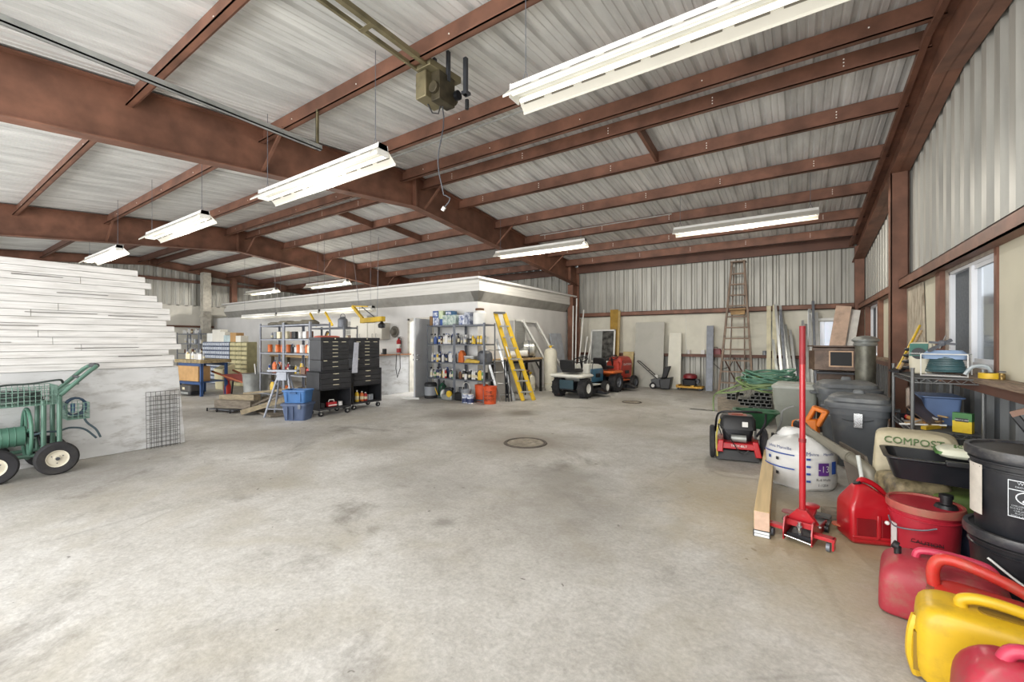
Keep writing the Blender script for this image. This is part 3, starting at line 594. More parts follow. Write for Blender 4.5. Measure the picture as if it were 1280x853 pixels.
# ---- fire extinguisher, hat, hose on the wall
t=thing('fire_extinguisher','red fire extinguisher hung on the wall left of the office door','fire extinguisher',(-9.5,WY-.09,1.12)); B('cylinder',M().lathe([(.001,0),(.06,0),(.065,.02),(.065,.33),(.03,.38),(.02,.4)],n=16),red,t); B('valve',M().box(-.03,.04,-.015,.015,.4,.43).box(-.03,.08,-.012,.012,.44,.455),black,t); B('hose',M().tube([(.03,0,.42),(.09,0,.4),(.1,0,.25),(.08,0,.15)],.009),black,t); B('paper_label',M().lathe([(.066,.12),(.066,.24)],n=16,cap=False),white,t)
t=thing('cap_hat','grey cloth hat hanging high on the wall above the extinguisher','hat',(-9.75,WY-.01,1.72)); B('brim',M().wheel((0,-.02,0),(0,1,0),.17,.015,[(0.01,-.5),(1,-.5),(1,.5),(.01,.5)]),mat('hat_grey','#6f6c64',.9),t); B('crown',M().wheel((0,-.07,0),(0,1,0),.1,.1,[(0.01,-.5),(.8,-.5),(1,.5),(.01,.5)]),mat('hat_grey'," #7d7a70".strip(),.9),t)
solo('looped_cable',M().tube([(-9.62,WY-.02,1.4),(-9.58,WY-.03,1.25),(-9.4,WY-.08,1.12),(-9.2,8.1,1.12),(-9.06,7.95,1.1),(-9.05,7.95,.7),(-9.05,7.85,.45),(-9.05,7.8,.7),(-9.05,7.82,1.1)],.01,6),black,'black cord hanging down beside the fire extinguisher','cord')
# wall cabinets
cab=mat('cabinet_cream','#dcd9ce',.5,0,.04,2)
for (x0,x1,z0,z1,l) in ((-11.45,-10.65,1.5,2.2,'tall cream wall cabinet under the strip light'),(-10.63,-9.98,1.5,1.98,'shorter cream wall cabinet right of the tall one')):
    t=thing('wall_cabinet',l,'cabinet',((x0+x1)/2,WY-.3,z0)); w=(x1-x0)/2; B('carcass',M().box(-w,w,.02,.29,0,z1-z0),cab,t)
    for s in (-1,1): d=B('door',M().box(min(0,s*w)+.003,max(0,s*w)-.003,0,.018,.01,z1-z0-.01),cab,t,bev=.003); B('handle',M().tube([(s*.08,0,.06),(s*.08,-.03,.06),(s*.08,-.03,.16),(s*.08,0,.16)],.005),steel,d)
t=thing('parts_organizer','small white pigeonhole shelf left of the tall wall cabinet','organizer',(-11.75,WY-.2,1.5)); m=M()
for k in range(5): m.box(-.25,.25,0,.18,k*.14,k*.14+.012)
for k in range(4): m.box(-.25+k*.163,-.24+k*.163,0,.18,0,.57)
B('frame',m,white,t)
row(-11.97,-11.5,WY-.12,1.512,'in the white pigeonhole shelf','things in the pigeonhole shelf',['box','can'],['brown','cream','grey','red'],hmax=.11)
# bench behind the toolboxes
t=thing('workbench','long workbench under the cream wall cabinets behind the toolboxes','workbench',(-12.4,WY-.72,0)); B('top',M().box(-3.1,3.05,0,.68,.9,.94),wood,t); 
for x in (-3,-1,1,2.95): B('leg',M().box(x-.04,x+.04,.02,.1,0,.9).box(x-.04,x+.04,.58,.66,0,.9),greyw,t)
row(-11.6,-9.45,WY-.4,.94,'on the workbench beneath the cream cabinets','clutter on the wall workbench',['box','can','bottle','jug','box'],['brown','black','grey','yellow','white','cream','orange'],dy=.12)
row(-9.29,-9.1,7.6,1.09,'on the brown cap of the half wall','things on the half wall cap',['box'],['yellow','black','brown'],hmax=.16)
# yellow swing arm
t=thing('hoist_arm','yellow steel swing arm with a hanging load below the soffit','hoist arm',(-9.3,7.3,2.0)); B('arm',M().bar((-.55,0,0),(.35,0,.03),.13,.13),yellow,t,bev=.01); B('strut',M().bar((-.5,0,.05),(-.95,.0,.42),.07,.07).bar((-.95,0,.42),(-.3,.0,.38),.03,.03),yellow,t); B('rod',M().bar((.0,0,.08),(-.55,0,.38),.02,.02),dsteel,t); B('hook_load',M().lathe([(.001,-.22),(.09,-.2),(.1,-.12),(.05,-.08),(.02,-.03)],(.28,0,0),12),black,t)
B('chain',M().cyl((-.6,0,.1),(-1.0,0,2.2),.006,n=5).cyl((.1,0,.1),(.15,0,2.2),.006,n=5),steel,t)
for x in (-11.2,-12.0): solo('roof_strut',M().bar((x,7.3,1.9),(x-.35,7.3,2.3),.05,.05),yellow,'short yellow bracket leaning above the rear grey rack, '+('right one' if x>-11.5 else 'left one'),'bracket')
# ---- side wall of office: window, bench, tanks
glz=mat('blind_glass','#9b9b97',.3,0,.1,2,stretch=(1,1,30)); 
w1=bpy.data.objects.new('window_3',None); C.objects.link(w1); w1['kind']='structure'
m=M(); 
for y0,y1 in ((9.5,10.02),(10.1,10.62)): m.box(WX,WX+.03,y0-.06,y1+.06,2.02,2.08).box(WX,WX+.03,y0-.06,y0,1.0,2.02).box(WX,WX+.03,y1,y1+.06,1.0,2.02).box(WX,WX+.03,y0-.06,y1+.06,.95,1.0)
B('window_frame',m,white,w1); B('pane',M().box(WX,WX+.01,9.5,10.02,1.0,2.02),mat('pane_white','#bfc0c4',.3),w1); B('pane',M().box(WX,WX+.01,10.1,10.62,1.0,2.02),glz,w1)
t=thing('workbench','wooden topped black workbench beside the yellow stepladder','workbench',(-6.37,9.75,0)); B('top',M().box(-.28,.28,-.95,.9,.93,.98),wood,t,bev=.004)
for x in (-.24,.24):
    for y in (-.85,.85): B('leg',M().box(x-.03,x+.03,y-.03,y+.03,0,.93),blackm,t)
B('brace',M().bar((.24,.85,.6),(.24,.55,.9),.03,.03).box(.22,.26,-.85,.85,.86,.92),blackm,t)
t=thing('steel_stockpot','round polished steel tank lying on the wooden workbench','tank',(-6.36,10.3,.98)); t.scale=(1.15,1.15,1.25); B('body',M().wheel((0,0,.19),(.8,.6,0),.19,.42,[(.01,-.5),(.6,-.46),(1,-.3),(1,.3),(.6,.46),(.01,.5)]),mat('polished','#c9cbc6',.32,.75,.3,9),t); B('foot',M().box(-.15,.15,-.08,.08,0,.04),black,t)
B('band',M().wheel((0,0,.19),(.8,.6,0),.2,.03,[(.9,-.5),(1,-.5),(1,.5),(.9,.5)]),steel,t)
t=thing('paper_roll','white roll lying on the bench left of the steel tank','roll',(-6.3,9.75,.98)); B('roll',M().cyl((-.22,-.1,.1),(.2,.1,.14),.09,n=16),white,t); B('core',M().cyl((.2,.1,.14),(.21,.105,.141),.03,n=10),card,t)
def gastank(label,loc,r,h,group=None):
    t=thing('gas_cylinder',label,'gas cylinder',loc); B('tank',M().lathe([(r*.8,0),(r*.8,.05),(r*.9,.05),(r,.12),(r,h-.14),(r*.8,h-.05),(r*.3,h)],n=24),mat('tank_cream','#dedac9',.45,0,.06,4,dirt=.3),t)
    B('collar',M().tube([(r*.5*math.cos(a),r*.5*math.sin(a),h+.06) for a in [2*pi*k/12 for k in range(10)]],.012),mat('tank_cream','#dedac9',.45),t); B('valve',M().cyl((0,0,h),(0,0,h+.07),.03).box(-.05,.05,-.02,.02,h+.03,h+.06),PAL['yellow'],t); B('weld_band',M().lathe([(r*1.005,.2),(r*1.01,.21),(r*1.005,.22)],n=24,cap=False),PAL['cream'],t); return t
gastank('tall white propane cylinder standing at the bench end',(-6.0,10.95,0),.19,1.25); gastank('short white propane cylinder under the wooden bench',(-6.3,10.3,0),.14,.5)
t=thing('bar_stool','dark stool with splayed legs under the bench by the ladder','stool',(-6.15,9.75,0)); B('seat',M().lathe([(.001,.62),(.15,.62),(.16,.64),(.15,.66),(.001,.66)],n=16),PAL['brown'],t)
for a in range(4): B('leg',M().cyl((.1*math.cos(a*pi/2+.7),.1*math.sin(a*pi/2+.7),.62),(.2*math.cos(a*pi/2+.7),.2*math.sin(a*pi/2+.7),0),.016),black,t)
# leaning white frame
t=thing('door_frame','white door frame leaning against the office side wall','frame',(-6.0,11.9,0)); 
a0=(-.62,-1.5,2.03);a1=(-.62,-.75,2.03); B('jamb',M().bar(a0,(.1,-.5,.02),.12,.05),white,t); B('jamb',M().bar(a1,(.1,.25,.02),.12,.05),white,t); B('head',M().bar(a0,a1,.1,.07),white,t)
for z,l in ((.2,'a'),): pass
solo('door_slab',M().hexa([(-6.3,12.0,0),(-6.27,12.0,0),(-6.27,12.75,0),(-6.3,12.75,0),(-6.62,12.0,1.7),(-6.59,12.0,1.7),(-6.59,12.75,1.7),(-6.62,12.75,1.7)]),mat('pale_blue_grey','#b9bfc8',.5),'pale blue grey panel leaning behind the white frame by the corner','panel')
for i in range(6): 
    x=-6.1+i*.06; solo('white_pole',M().cyl((x-.05,12.7+.1*i%.3,0),(x-.25+.07*i,13.2,[2.65,2.9,2.2,2.5,1.6,1.4][i]),.022,n=8),white if i!=2 else PAL['brown'],'long thin pole leaning in the corner by the rust column','pole',group='poles leaning by the rust column')
# ---- lawn tractors
def tractor(label,loc,rz,body,fender,deck,rw=.25,seatup=False,hoodopen=False,rimc=white):
    t=thing('lawn_tractor',label,'lawn tractor',loc,rz); fr=rw*.72
    for s in (-1,1):
        w=B('rear_wheel',M().wheel((0,s*.38,rw),(0,1,0),rw,.22,[(.5,-.5),(.86,-.5),(1,-.34),(1,.34),(.86,.5),(.5,.5)]),rubber,t); B('rim',M().wheel((0,s*.38,rw),(0,s,0),rw*.5,.2,[(.01,.1),(.3,.15),(.45,.3),(.9,.35),(1,.5),(1,-.3),(.01,-.3)],20),rimc,w)
        tr=M()
        for k in range(22):
            a=2*pi*k/22; tr.cb((rw*1.0*math.cos(a),s*.38+.05*(1 if k%2 else -1),rw+rw*1.0*math.sin(a)),(.02,.1,.03),(0,-a,0))
        B('tread',tr,rubber,w)
        w=B('front_wheel',M().wheel((1.18,s*.36,fr),(0,1,0),fr,.14),rubber,t); B('rim',M().wheel((1.18,s*.36,fr),(0,s,0),fr*.56,.13,[(.01,.2),(.4,.25),(.9,.3),(1,.5),(1,-.3),(.01,-.3)],18),rimc,w)
    B('chassis',M().box(-.25,1.3,-.17,.17,.2,.34).box(-.28,.0,-.2,.2,.2,.42).box(1.1,1.24,-.3,.3,.16,.24),blackm,t,bev=.01)
    B('transaxle_cover',M().box(-.29,-.25,-.2,.2,.24,.46).box(-.02,.02,-.3,.3,rw-.03,rw+.03),deck,t)
    m=M().rloft([(.52,.3,.46,-.02,0,.12),(.56,.35,.51,-.02,0,.14),(.6,.33,.48,-.02,0,.14)]); m.rloft([(.28,.32,.42,.5,0,.05),(.31,.33,.43,.5,0,.05)]); m.hexa([(.22,-.4,.3),(.3,-.4,.3),(.3,.4,.3),(.22,.4,.3),(.1,-.42,.55),(.26,-.42,.55),(.26,.42,.55),(.1,.42,.55)]); B('fender',m,fender,t,bev=.01)
    s_=B('seat',M().rloft([(.64,.2,.22,.02,0,.08),(.7,.22,.24,.02,0,.1),(.73,.19,.21,.02,0,.1)]),black,t); 
    bk=M(); bk.loft([[(-.17-.09*k*.25,y*(1-.12*(k-1.4)**2*.35),.7+.09*k) for y in (-.21,-.1,0,.1,.21)]+[(-.24-.09*k*.25,y*(1-.12*(k-1.4)**2*.35),.7+.09*k) for y in (.21,.1,0,-.1,-.21)] for k in range(4)]); B('seat_back',bk,black,s_,bev=.02)
    B('steering_column',M().cyl((.62,0,.5),(.45,0,.93),.03),blackm,t)
    c=Vector((.44,0,.95)); n=Vector((-.37,0,.93)).normalized(); a=n.orthogonal().normalized(); b_=n.cross(a)
    B('steering_wheel',M().tube([tuple(c+(a*math.cos(2*pi*k/20)+b_*math.sin(2*pi*k/20))*.19) for k in range(20)],.014,8,True).bar(tuple(c-b_*.18),tuple(c+b_*.18),.03,.012).bar(tuple(c),tuple(c+a*.18),.03,.012),black,t)
    hh=.17 if hoodopen else 0
    h=M().rloft([(.34,.36,.22,.98,0,.05),(.62+hh,.37,.24,.98,0,.08),(.7+hh,.36,.23,.98,0,.1)]) ; hd=B('hood',h,body,t); B('hood_top',M().rloft([(.7+hh,.36,.23,.98,0,.1),(.78+hh,.34,.2,.97,0,.1),(.81+hh,.28,.14,.96,0,.1)]),fender if not hoodopen else body,hd)
    if hoodopen: text('CRAFTSMAN',.09,white,hd,loc=(.98,-.245,.74),rot=(pi/2,0,0))
    B('grille',M().box(1.335,1.36,-.15,.15,.4,.62),black,hd)
    B('side_vent',M().box(.85,1.1,-.245,-.235,.46,.56),black,hd); B('side_vent',M().box(.85,1.1,.235,.245,.46,.56),black,hd)
    B('dashboard',M().rloft([(.34,.08,.2,.6,0,.04),(.8,.07,.2,.58,0,.04),(.84,.05,.16,.57,0,.04)]),body if hoodopen else fender,t)
    B('mower_deck',M().rloft([(.08,.3,.5,.55,0,.15),(.2,.3,.5,.55,0,.2),(.24,.22,.4,.55,0,.2)]).hexa([(.45,-.75,.08),(.75,-.72,.08),(.75,-.45,.08),(.45,-.45,.08),(.47,-.72,.12),(.7,-.7,.12),(.72,-.45,.2),(.47,-.45,.2)]),blackm,t,bev=.01)
    B('lift_lever',M().tube([(.2,-.45,.5),(.25,-.46,.85),(.3,-.46,.88)],.01),black,t)
    return t
tealb=mat('tractor_blue','#3c6a86',.35,0,.1,5); 
tractor('teal blue lawn tractor with a light grey seat deck',(-4.83,9.97,0),math.atan2(1.18,.1),tealb,mat('pale_grey','#cfcfc8',.5,0,.05),mat('teal_dark','#27424d',.5))
ro=mat('tractor_red','#b83a2a',.4,0,.1,5); oo=mat('tractor_orange','#c9632c',.45,0,.1,5)
tr=tractor('red and orange lawn tractor parked behind the teal one',(-4.66,11.72,0),math.atan2(1.06,.15),ro,oo,blackm,rw=.28,hoodopen=True,rimc=steel)
# ---- snow thrower
t=thing('snow_thrower','small grey and black snow thrower with folded loop handle','snow thrower',(-3.35,13.2,0),.1)
for s in (-1,1): w=B('wheel',M().wheel((-.28,s*.16,.1),(0,1,0),.1,.05,n=18),rubber,t); B('rim',M().wheel((-.28,s*.16,.1),(0,1,0),.05,.055,[(.01,-.5),(1,-.5),(1,.5),(.01,.5)],12),white,w)
gr=mat('tool_grey','#56585a',.5,0,.1,6)
B('body',M().hexa([(-.3,-.15,.06),(.0,-.2,.06),(.0,.2,.06),(-.3,.15,.06),(-.36,-.12,.28),(-.05,-.18,.34),(-.05,.18,.34),(-.36,.12,.28)]),gr,t,bev=.02)
B('auger_housing',M().hexa([(-.05,-.25,.02),(.2,-.25,.02),(.2,.25,.02),(-.05,.25,.02),(-.1,-.25,.3),(.26,-.25,.36),(.26,.25,.36),(-.1,.25,.3)]),black,t,bev=.02)
B('chute',M().hexa([(-.05,-.07,.32),(.1,-.07,.34),(.1,.07,.34),(-.05,.07,.32),(.04,-.1,.66),(.22,-.1,.7),(.22,.1,.7),(.04,.1,.66)]),black,t,bev=.02)
B('handle',M().tube([(-.15,-.15,.3),(-.62,-.17,.72),(-.74,-.15,.82),(-.76,0,.84),(-.74,.15,.82),(-.62,.17,.72),(-.15,.15,.3)],.014).bar((-.42,-.16,.54),(-.42,.16,.54),.02,.02),black,t); B('cap',M().cyl((-.2,0,.32),(-.2,0,.42),.05),white,t)
# ---- panels leaning on the back wall
def lean(name,label,x0,x1,z,off,mt,cat='panel',th=.03,y=BY-.22,x0t=None,x1t=None,**k):
    x0t=x0 if x0t is None else x0t; x1t=x1 if x1t is None else x1t
    return solo(name,M().hexa([(x0,y-off-th,0),(x1,y-off-th,0),(x1,y-off,0),(x0,y-off,0),(x0t,y-th,z),(x1t,y-th,z),(x1t,y,z),(x0t,y,z)]),mt,label,cat,**k)
lean('grey_door_slab','large pale grey slab leaning on the back wall behind the snow thrower',-4.33,-3.43,2.05,.25,mat('slab_grey','#b7b6ae',.7,0,.07,3,dirt=.2))
lean('white_board','narrow white board leaning to the right of the pale grey slab',-3.32,-2.92,1.7,.2,mat('white_board','#dcdacd',.6,0,.04),'board',x0t=-3.28,x1t=-2.93)
lean('foam_board','tall tan board rising above the back girt behind the red tractor',-5.2,-4.93,2.5,.08,mat('tan_foam','#a8863e',.85,0,.12,7),'board')
lean('foam_board','second tan board edge behind the tall tan board',-4.92,-4.85,2.46,.25,mat('tan_foam2','#b8a070',.85,0,.12,7),'board')
lean('sheet_board','short pale yellow board behind the red tractor hood',-4.75,-4.4,1.1,.2,mat('pale_ply','#cdb989',.8),'board')
t=thing('window_sash','white framed window sash leaning on the back wall behind the tractors','window sash',(-5.42,BY-.6,0)); sh=Matrix.Rotation(-.12,4,'X'); m=M(sh)
for a in ((-.42,-.37,.75,1.85),(.4,.45,.75,1.85),(-.42,.45,1.8,1.85),(-.42,.45,.75,.8)): m.box(a[0],a[1],0,.04,a[2],a[3])
B('frame',m,white,t); B('pane',M(sh).box(-.37,.0,.015,.02,.8,1.8),mat('dusty_glass','#9b9e9c',.2,0,.1),t); B('torn_screen',M(sh).box(.0,.4,.015,.02,.8,1.8),mat('torn_screen','#555450',.8,0,.6,7),t); B('support_leg',M(sh).box(-.42,-.37,0,.04,0,.75).box(.4,.45,0,.04,0,.75),white,t)
# engine on dolly
t=thing('engine_dolly','red and black small engine on a yellow wooden dolly','engine',(-2.62,13.35,0)); B('deck',M().box(-.36,.36,-.2,.2,.07,.12).box(-.36,-.28,-.22,.22,.12,.15).box(.05,.12,-.2,.2,.12,.15),mat('yellow_wood','#c99a3f',.7,0,.2),t)
for x in (-.3,.3):
    for y in (-.15,.15): B('caster',M().wheel((x,y,.035),(0,1,0),.035,.025,[(.01,-.5),(1,-.5),(1,.5),(.01,.5)],12),blackm,t)
B('crankcase',M().rloft([(.15,.18,.14),(.3,.2,.15),(.34,.12,.1)],.05),blackm,t); B('cowl',M().lathe([(.17,.34),(.2,.36),(.19,.44),(.12,.48),(.001,.49)],(0,0,0),18),mat('dark_red','#7d2229',.4),t); B('muffler',M().cyl((.2,-.1,.26),(.2,.1,.26),.07),dsteel,t)
# lower girt ledge items
t=thing('tool_box','small dark red case on the back wall ledge','case',(-2.0,BY-.12,1.055)); B('case',M().rloft([(0,.16,.08),(.1,.16,.08),(.17,.13,.07)],.02),mat('dark_red','#7d2229',.4),t); B('handle',M().tube([(-.06,0,.17),(-.05,0,.21),(.05,0,.21),(.06,0,.17)],.008),black,t)
for i,(x,c) in enumerate(((-2.75,'white'),(-2.35,'white'),(-.75,'grey'),(-.62,'brown'))): put('can' if i!=1 else 'box',x,BY-.1,1.055,c,['on the back ledge above the red engine','on the back ledge left of the grey post','on the back ledge right of the stepladder','on the back ledge next to the tall studs'][i],'',r=.05,h=.12)
lean('metal_post','grey galvanised downspout leaning on the back wall by the engine dolly',-2.2,-2.02,1.9,.2,steel,'post',th=.12)
solo('looped_cable',M().tube([(-2.0,BY-.15,1.05),(-2.05,BY-.25,.8),(-1.85,BY-.25,.62),(-1.6,BY-.25,.7),(-1.5,BY-.2,.95)],.012,6),black,'black cord looped below the back wall ledge','cord')
# ---- tall old stepladder
ow_=mat('ladder_wood','#8e7b6c',.75,0,.2,6,.1,dirt=.4,dirtcol='#5a4638')
t=thing('stepladder','very tall weathered wooden stepladder against the back wall','ladder',(-1.38,13.0,0)); H=3.72
for s in (-1,1): 
    B('rail',M().bar((s*.42,-.05,0),(s*.15,.55,H),.05,.1,up=(0,1,0)),ow_,t); B('rear_leg',M().bar((s*.2-.05,.66,0),(s*.13+.02,.6,H*.96),.03,.05,up=(0,1,0)),ow_,t)
for k in range(11):
    z=.3+k*.305; f=z/H; w=.42-.27*f; B('step',M().box(-w,w,-.1+.6*f,.0+.6*f,z-.02,z+.02),ow_,t)
B('platform',M().box(-.2,.2,.36,.62,2.33,2.36).box(-.19,.17,.5,.56,2.2,2.32),mat('old_pine','#b08f63',.7),t); B('top_cap',M().box(-.19,.19,.42,.68,H-.04,H-.01),ow_,t)
B('spreader',M().bar((-.3,.25,.9),(-.1,.62,.35),.02,.03).bar((.3,.2,.3),(-.1,.62,.95),.02,.03),rust2,t)
# ---- yellow stepladder
t=thing('stepladder','yellow fibreglass stepladder leaning folded against the grey rack','ladder',(0,0,0)); 
def LP(u,v,w): # u across, v along height 0..1, w depth
    f=Vector((-5.42,8.78,0))+Vector((-.62,-.33,2.13))*v+Vector((.62,.78,0)).normalized()*u*(.14-.025*v)+Vector((.8,-.5,0))*w; return tuple(f)
for s in (-1,1):
    B('rail',M().bar(LP(s,0,0),LP(s,1,0),.095,.03,up=(.8,-.5,0)),yellow,t); B('rear_rail',M().bar(LP(s*1.1,.01,-.1),LP(s*1.0,.97,-.09),.05,.03,up=(.8,-.5,0)),yellow if s>0 else alu,t)
for k in range(7): B('step',M().bar(LP(-1,.1+k*.125,0),LP(1,.1+k*.125,0),.03,.09,up=(.8,-.5,0)),alu,t)
B('top_cap',M().bar(LP(-1.15,1.005,-.03),LP(1.15,1.005,-.03),.16,.05,up=(0,0,1)),mat('cap_grey','#5d5f61',.5),t)
B('paper_label',M().bar(LP(-1.15,.5,.045),LP(-1.1,.62,.045),.03,.012,up=(.8,-.5,0)),white,t)
t=thing('extension_ladder','aluminium ladder leaning behind the yellow stepladder','ladder')
for s in (-1,1): B('rail',M().bar((-5.82+s*.1,8.45+s*.16,0),(-6.25+s*.1,8.3+s*.16,1.5),.03,.06),alu,t)
for k in range(5): B('rung',M().cyl((-5.92-.043*k*1.7,8.29-.015*k,.15+k*.27),(-5.72-.043*k*1.7,8.61-.015*k,.15+k*.27),.014),alu,t)
t=thing('folded_stand','black folded tripod stand on the floor behind the orange bucket','stand'); 
for k in range(3): B('leg',M().cyl((-5.75+.04*k,8.3+.06*k,0),(-5.95+.05*k,8.5,1.0),.014),blackm,t)
# ---- studs and pipes leaning on the right of back wall
for i,(x,xt,z,mt,l,w) in enumerate(((-.62,-.64,2.42,mat('cream_stud','#cfc8ab',.6),'cream stud leaning on the back wall beside the tall stepladder',.05),(-.5,-.5,2.45,mat('cream_stud','#cfc8ab',.6),'second cream stud right of the first one',.05))):
    lean('leaning_stud',l,x-w,x+w,z,.5,mt,'stud',th=.05,x0t=xt-w,x1t=xt+w)
for i in range(12):
    x=-.35+i*.075; xt=x-.25+.04*(i%3) if i<7 else x-.05; z=[2.0,2.45,2.3,2.42,1.9,1.75,1.6,2.0,1.9,2.3,2.5,2.2][i]
    lean('metal_strip','long galvanised strip leaning in the bundle beside the tall stepladder',x-.03,x+.03,z,.85,[galv,alu,steel,alu][i%4],'metal strip',th=.03,x0t=xt-.03,x1t=xt+.03,y=BY-.22-.06*(i%3),group='galvanised strips leaning on the back wall')
t=thing('hanging_bracket','white bar bracket above the corrugated sheet on the back wall','bracket',(.72,BY-.2,1.98)); B('bar',M().box(-.45,.45,0,.06,0,.07),white,t); B('arm',M().box(-.45,-.38,-.1,.05,-.02,.2),white,t)
m=M(); pts=[]
for x,h in wprofile(.5,1.1,.03,.12): pts.append(((x,BY-.35+h,.9),(x,BY-.25+h,1.95)))
m=sheet(pts); o=solo('corrugated_sheet',m,mat('sheet_glow','#dfe3ea',.4,.1,.05,emit=.35),'bright corrugated sheet panel leaning in the back right corner','sheet')  # sheet brightness comes partly from added emission
for i,(x,l) in enumerate(((.95,'pinkish drywall board leaning in the back right corner'),(1.12,'white edged board leaning behind the pink board'))):
    t=solo('leaning_board',M().hexa([(x-.45,12.7,.3),(x-.15,12.55,.3),(x-.15,12.6,.3),(x-.45,12.75,.3),(x+.1-.22,BY-.4,2.35-.1*i),(x+.17,BY-.6,2.3-.1*i),(x+.17,BY-.55,2.3-.1*i),(x+.1-.22,BY-.35,2.35-.1*i)]),mat(['pink_board','trim_white'][i],['#d3b7a2','#dedcd6'][i],.8,0,.1,5,dirt=.5 if i==0 else 0,dirtcol='#6a4c40',dscale=3),l,'board')
# ================= RIGHT SIDE CLUSTER
# ---- fuel cans
def can_shell(name,label,loc,rz,mt,L=.42,W=.24,H=.32,nose=.5,handle='integral',cap=black,tall=1,dusty=None,group=None):
    """blow moulded fuel can: +x is the pouring end"""
    t=thing(name,label,'fuel can',loc,rz,group)
    l,w=L/2,W/2
    secs=[(0,l*.93,w*.9),(.015,l*.99,w*.98),(H*.12,l,w),(H*.5,l*.99,w*.99),(H*.62,l*.97,w*.96),(H*.74,l*.88,w*.84,-l*.03,0),(H*.86,l*.66,w*.55,-l*.1,0),(H*.9,l*.5,w*.4,-l*.12,0)]
    B('body',M().rloft([(a[0],a[1],a[2],a[3] if len(a)>4 else 0,0,.05) for a in secs],.05,5),mt,t,ang=50,sub=1)
    return t,l,w,H
def spline(P,n=6):
    P=[Vector(p) for p in P]; out=[]
    for i in range(len(P)-1):
        a=P[max(i-1,0)];b_=P[i];c=P[i+1];d=P[min(i+2,len(P)-1)]
        for k in range(n):
            u=k/n; out.append(tuple(.5*((2*b_)+(c-a)*u+(2*a-5*b_+4*c-d)*u*u+(3*b_-a-3*c+d)*u**3)))
    out.append(tuple(P[-1])); return out
redc=mat('fuel_can_red','#b01823',.32,0,.1,4,coat=.3,dirt=.15,dirtcol='#7c5a4a'); redd=mat('fuel_can_dusty','#a83440',.5,0,.12,4,dirt=.9,dirtcol='#8a6152',dscale=8); redo=mat('fuel_can_orange_red','#c8352c',.4,0,.1,4,dirt=.7,dirtcol='#96644f',dscale=8); yelc=mat('fuel_can_yellow','#d6ae22',.4,0,.08,5,dirt=.6,dirtcol='#a5842a',dscale=9); crim=mat('fuel_can_crimson','#a81f38',.38,0,.12,4,dirt=.7,dirtcol='#8b4f4a',dscale=9)
# 1 big red can by the jack: gabled top with handle hole, side recesses painted on as shaded dark red panels
t=thing('fuel_can','large glossy red fuel can with a pitched top standing beside the floor jack','fuel can',(.44,4.02,0),.35); t.scale=(.84,.92,1.0)
m=M(); m.rloft([(0,.18,.11),(.012,.2,.125),(.1,.2,.125),(.24,.2,.125),(.275,.195,.12),(.34,.12,.085,-.03,0),(.4,.055,.05,-.07,0),(.41,.03,.03,-.07,0)],.035,5); B('body',m,redc,t,sub=1,ang=50)
for s in (-1,1):
    m=M(); m.rloft([(.07,.07,.004,.09*s-.0,-.127,.003),(.19,.07,.004,.09*s,-.127,.003)],.003,1); B('recess_shade',m,mat('fuel_can_shade','#7d0f18',.4,0,.1),t)
B('raised_band',M().box(-.2+.01,.19,-.133,-.12,.045,.068).box(-.014,.014,-.133,-.12,.045,.22),redc,t,bev=.008)
B('handle',M().tube(spline([(-.1,0,.36),(-.07,0,.43),(.0,0,.42),(.08,0,.37),(.15,0,.29)]),.02,10),redc,t)
B('clear_tube',M().cyl((-.03,.03,.38),(-.06,.05,.60),.016,n=10),mat('clear_plastic','#c9cec9',.2,0,.1,8),t)
B('nozzle_cap',M().cyl((-.08,.0,.385),(-.1,.0,.42),.03),black,t)
# 2 dusty red can
t,l,w,H=can_shell('fuel_can','dusty rose red fuel can at the outer left of the front row',(.63,3.1,0),-.15,redd,.50,.36,.33)
B('handle',M().tube(spline([(-.1,-.02,.28),(-.08,-.02,.33),(.04,-.02,.34),(.16,-.02,.325),(.2,-.02,.27)]),.018,10),mat('pink_red','#c23a55',.4,0,.1),t); B('vent_plug',M().cyl((-.17,-.02,.28),(-.17,-.02,.325),.016).cyl((-.17,-.02,.325),(-.19,-.02,.335),.022),black,t)
m=M()
# 3 red can with the long arched handle
t,l,w,H=can_shell('fuel_can','faded orange red fuel can with a long arched handle behind the yellow can',(.76,2.84,0),-.3,redo,.5,.32,.3)
B('handle',M().tube(spline([(-.2,0,.2),(-.21,0,.32),(-.17,0,.385),(-.05,0,.375),(.1,0,.32),(.24,0,.2)]),.026,12),redo,t)
B('shoulder_rib',M().rloft([(.225,.235,.1,0,0,.08),(.245,.23,.1,0,0,.08)],.08,5),mat('rib_brown','#8f5a4e',.5,0,.1),t)
B('spout_cap',M().cyl((.18,0,.26),(.23,0,.32),.04).cyl((.16,0,.24),(.2,0,.28),.045),black,t)
B('pouring_spout',M().tube(spline([(.12,.12,.22),(.17,.14,.32),(.26,.17,.40),(.34,.2,.42)]),[.034]*7+[.03]*7+[.026]*5,14),mat('ivory_spout','#cfc6a8',.5,0,.1,9),t)
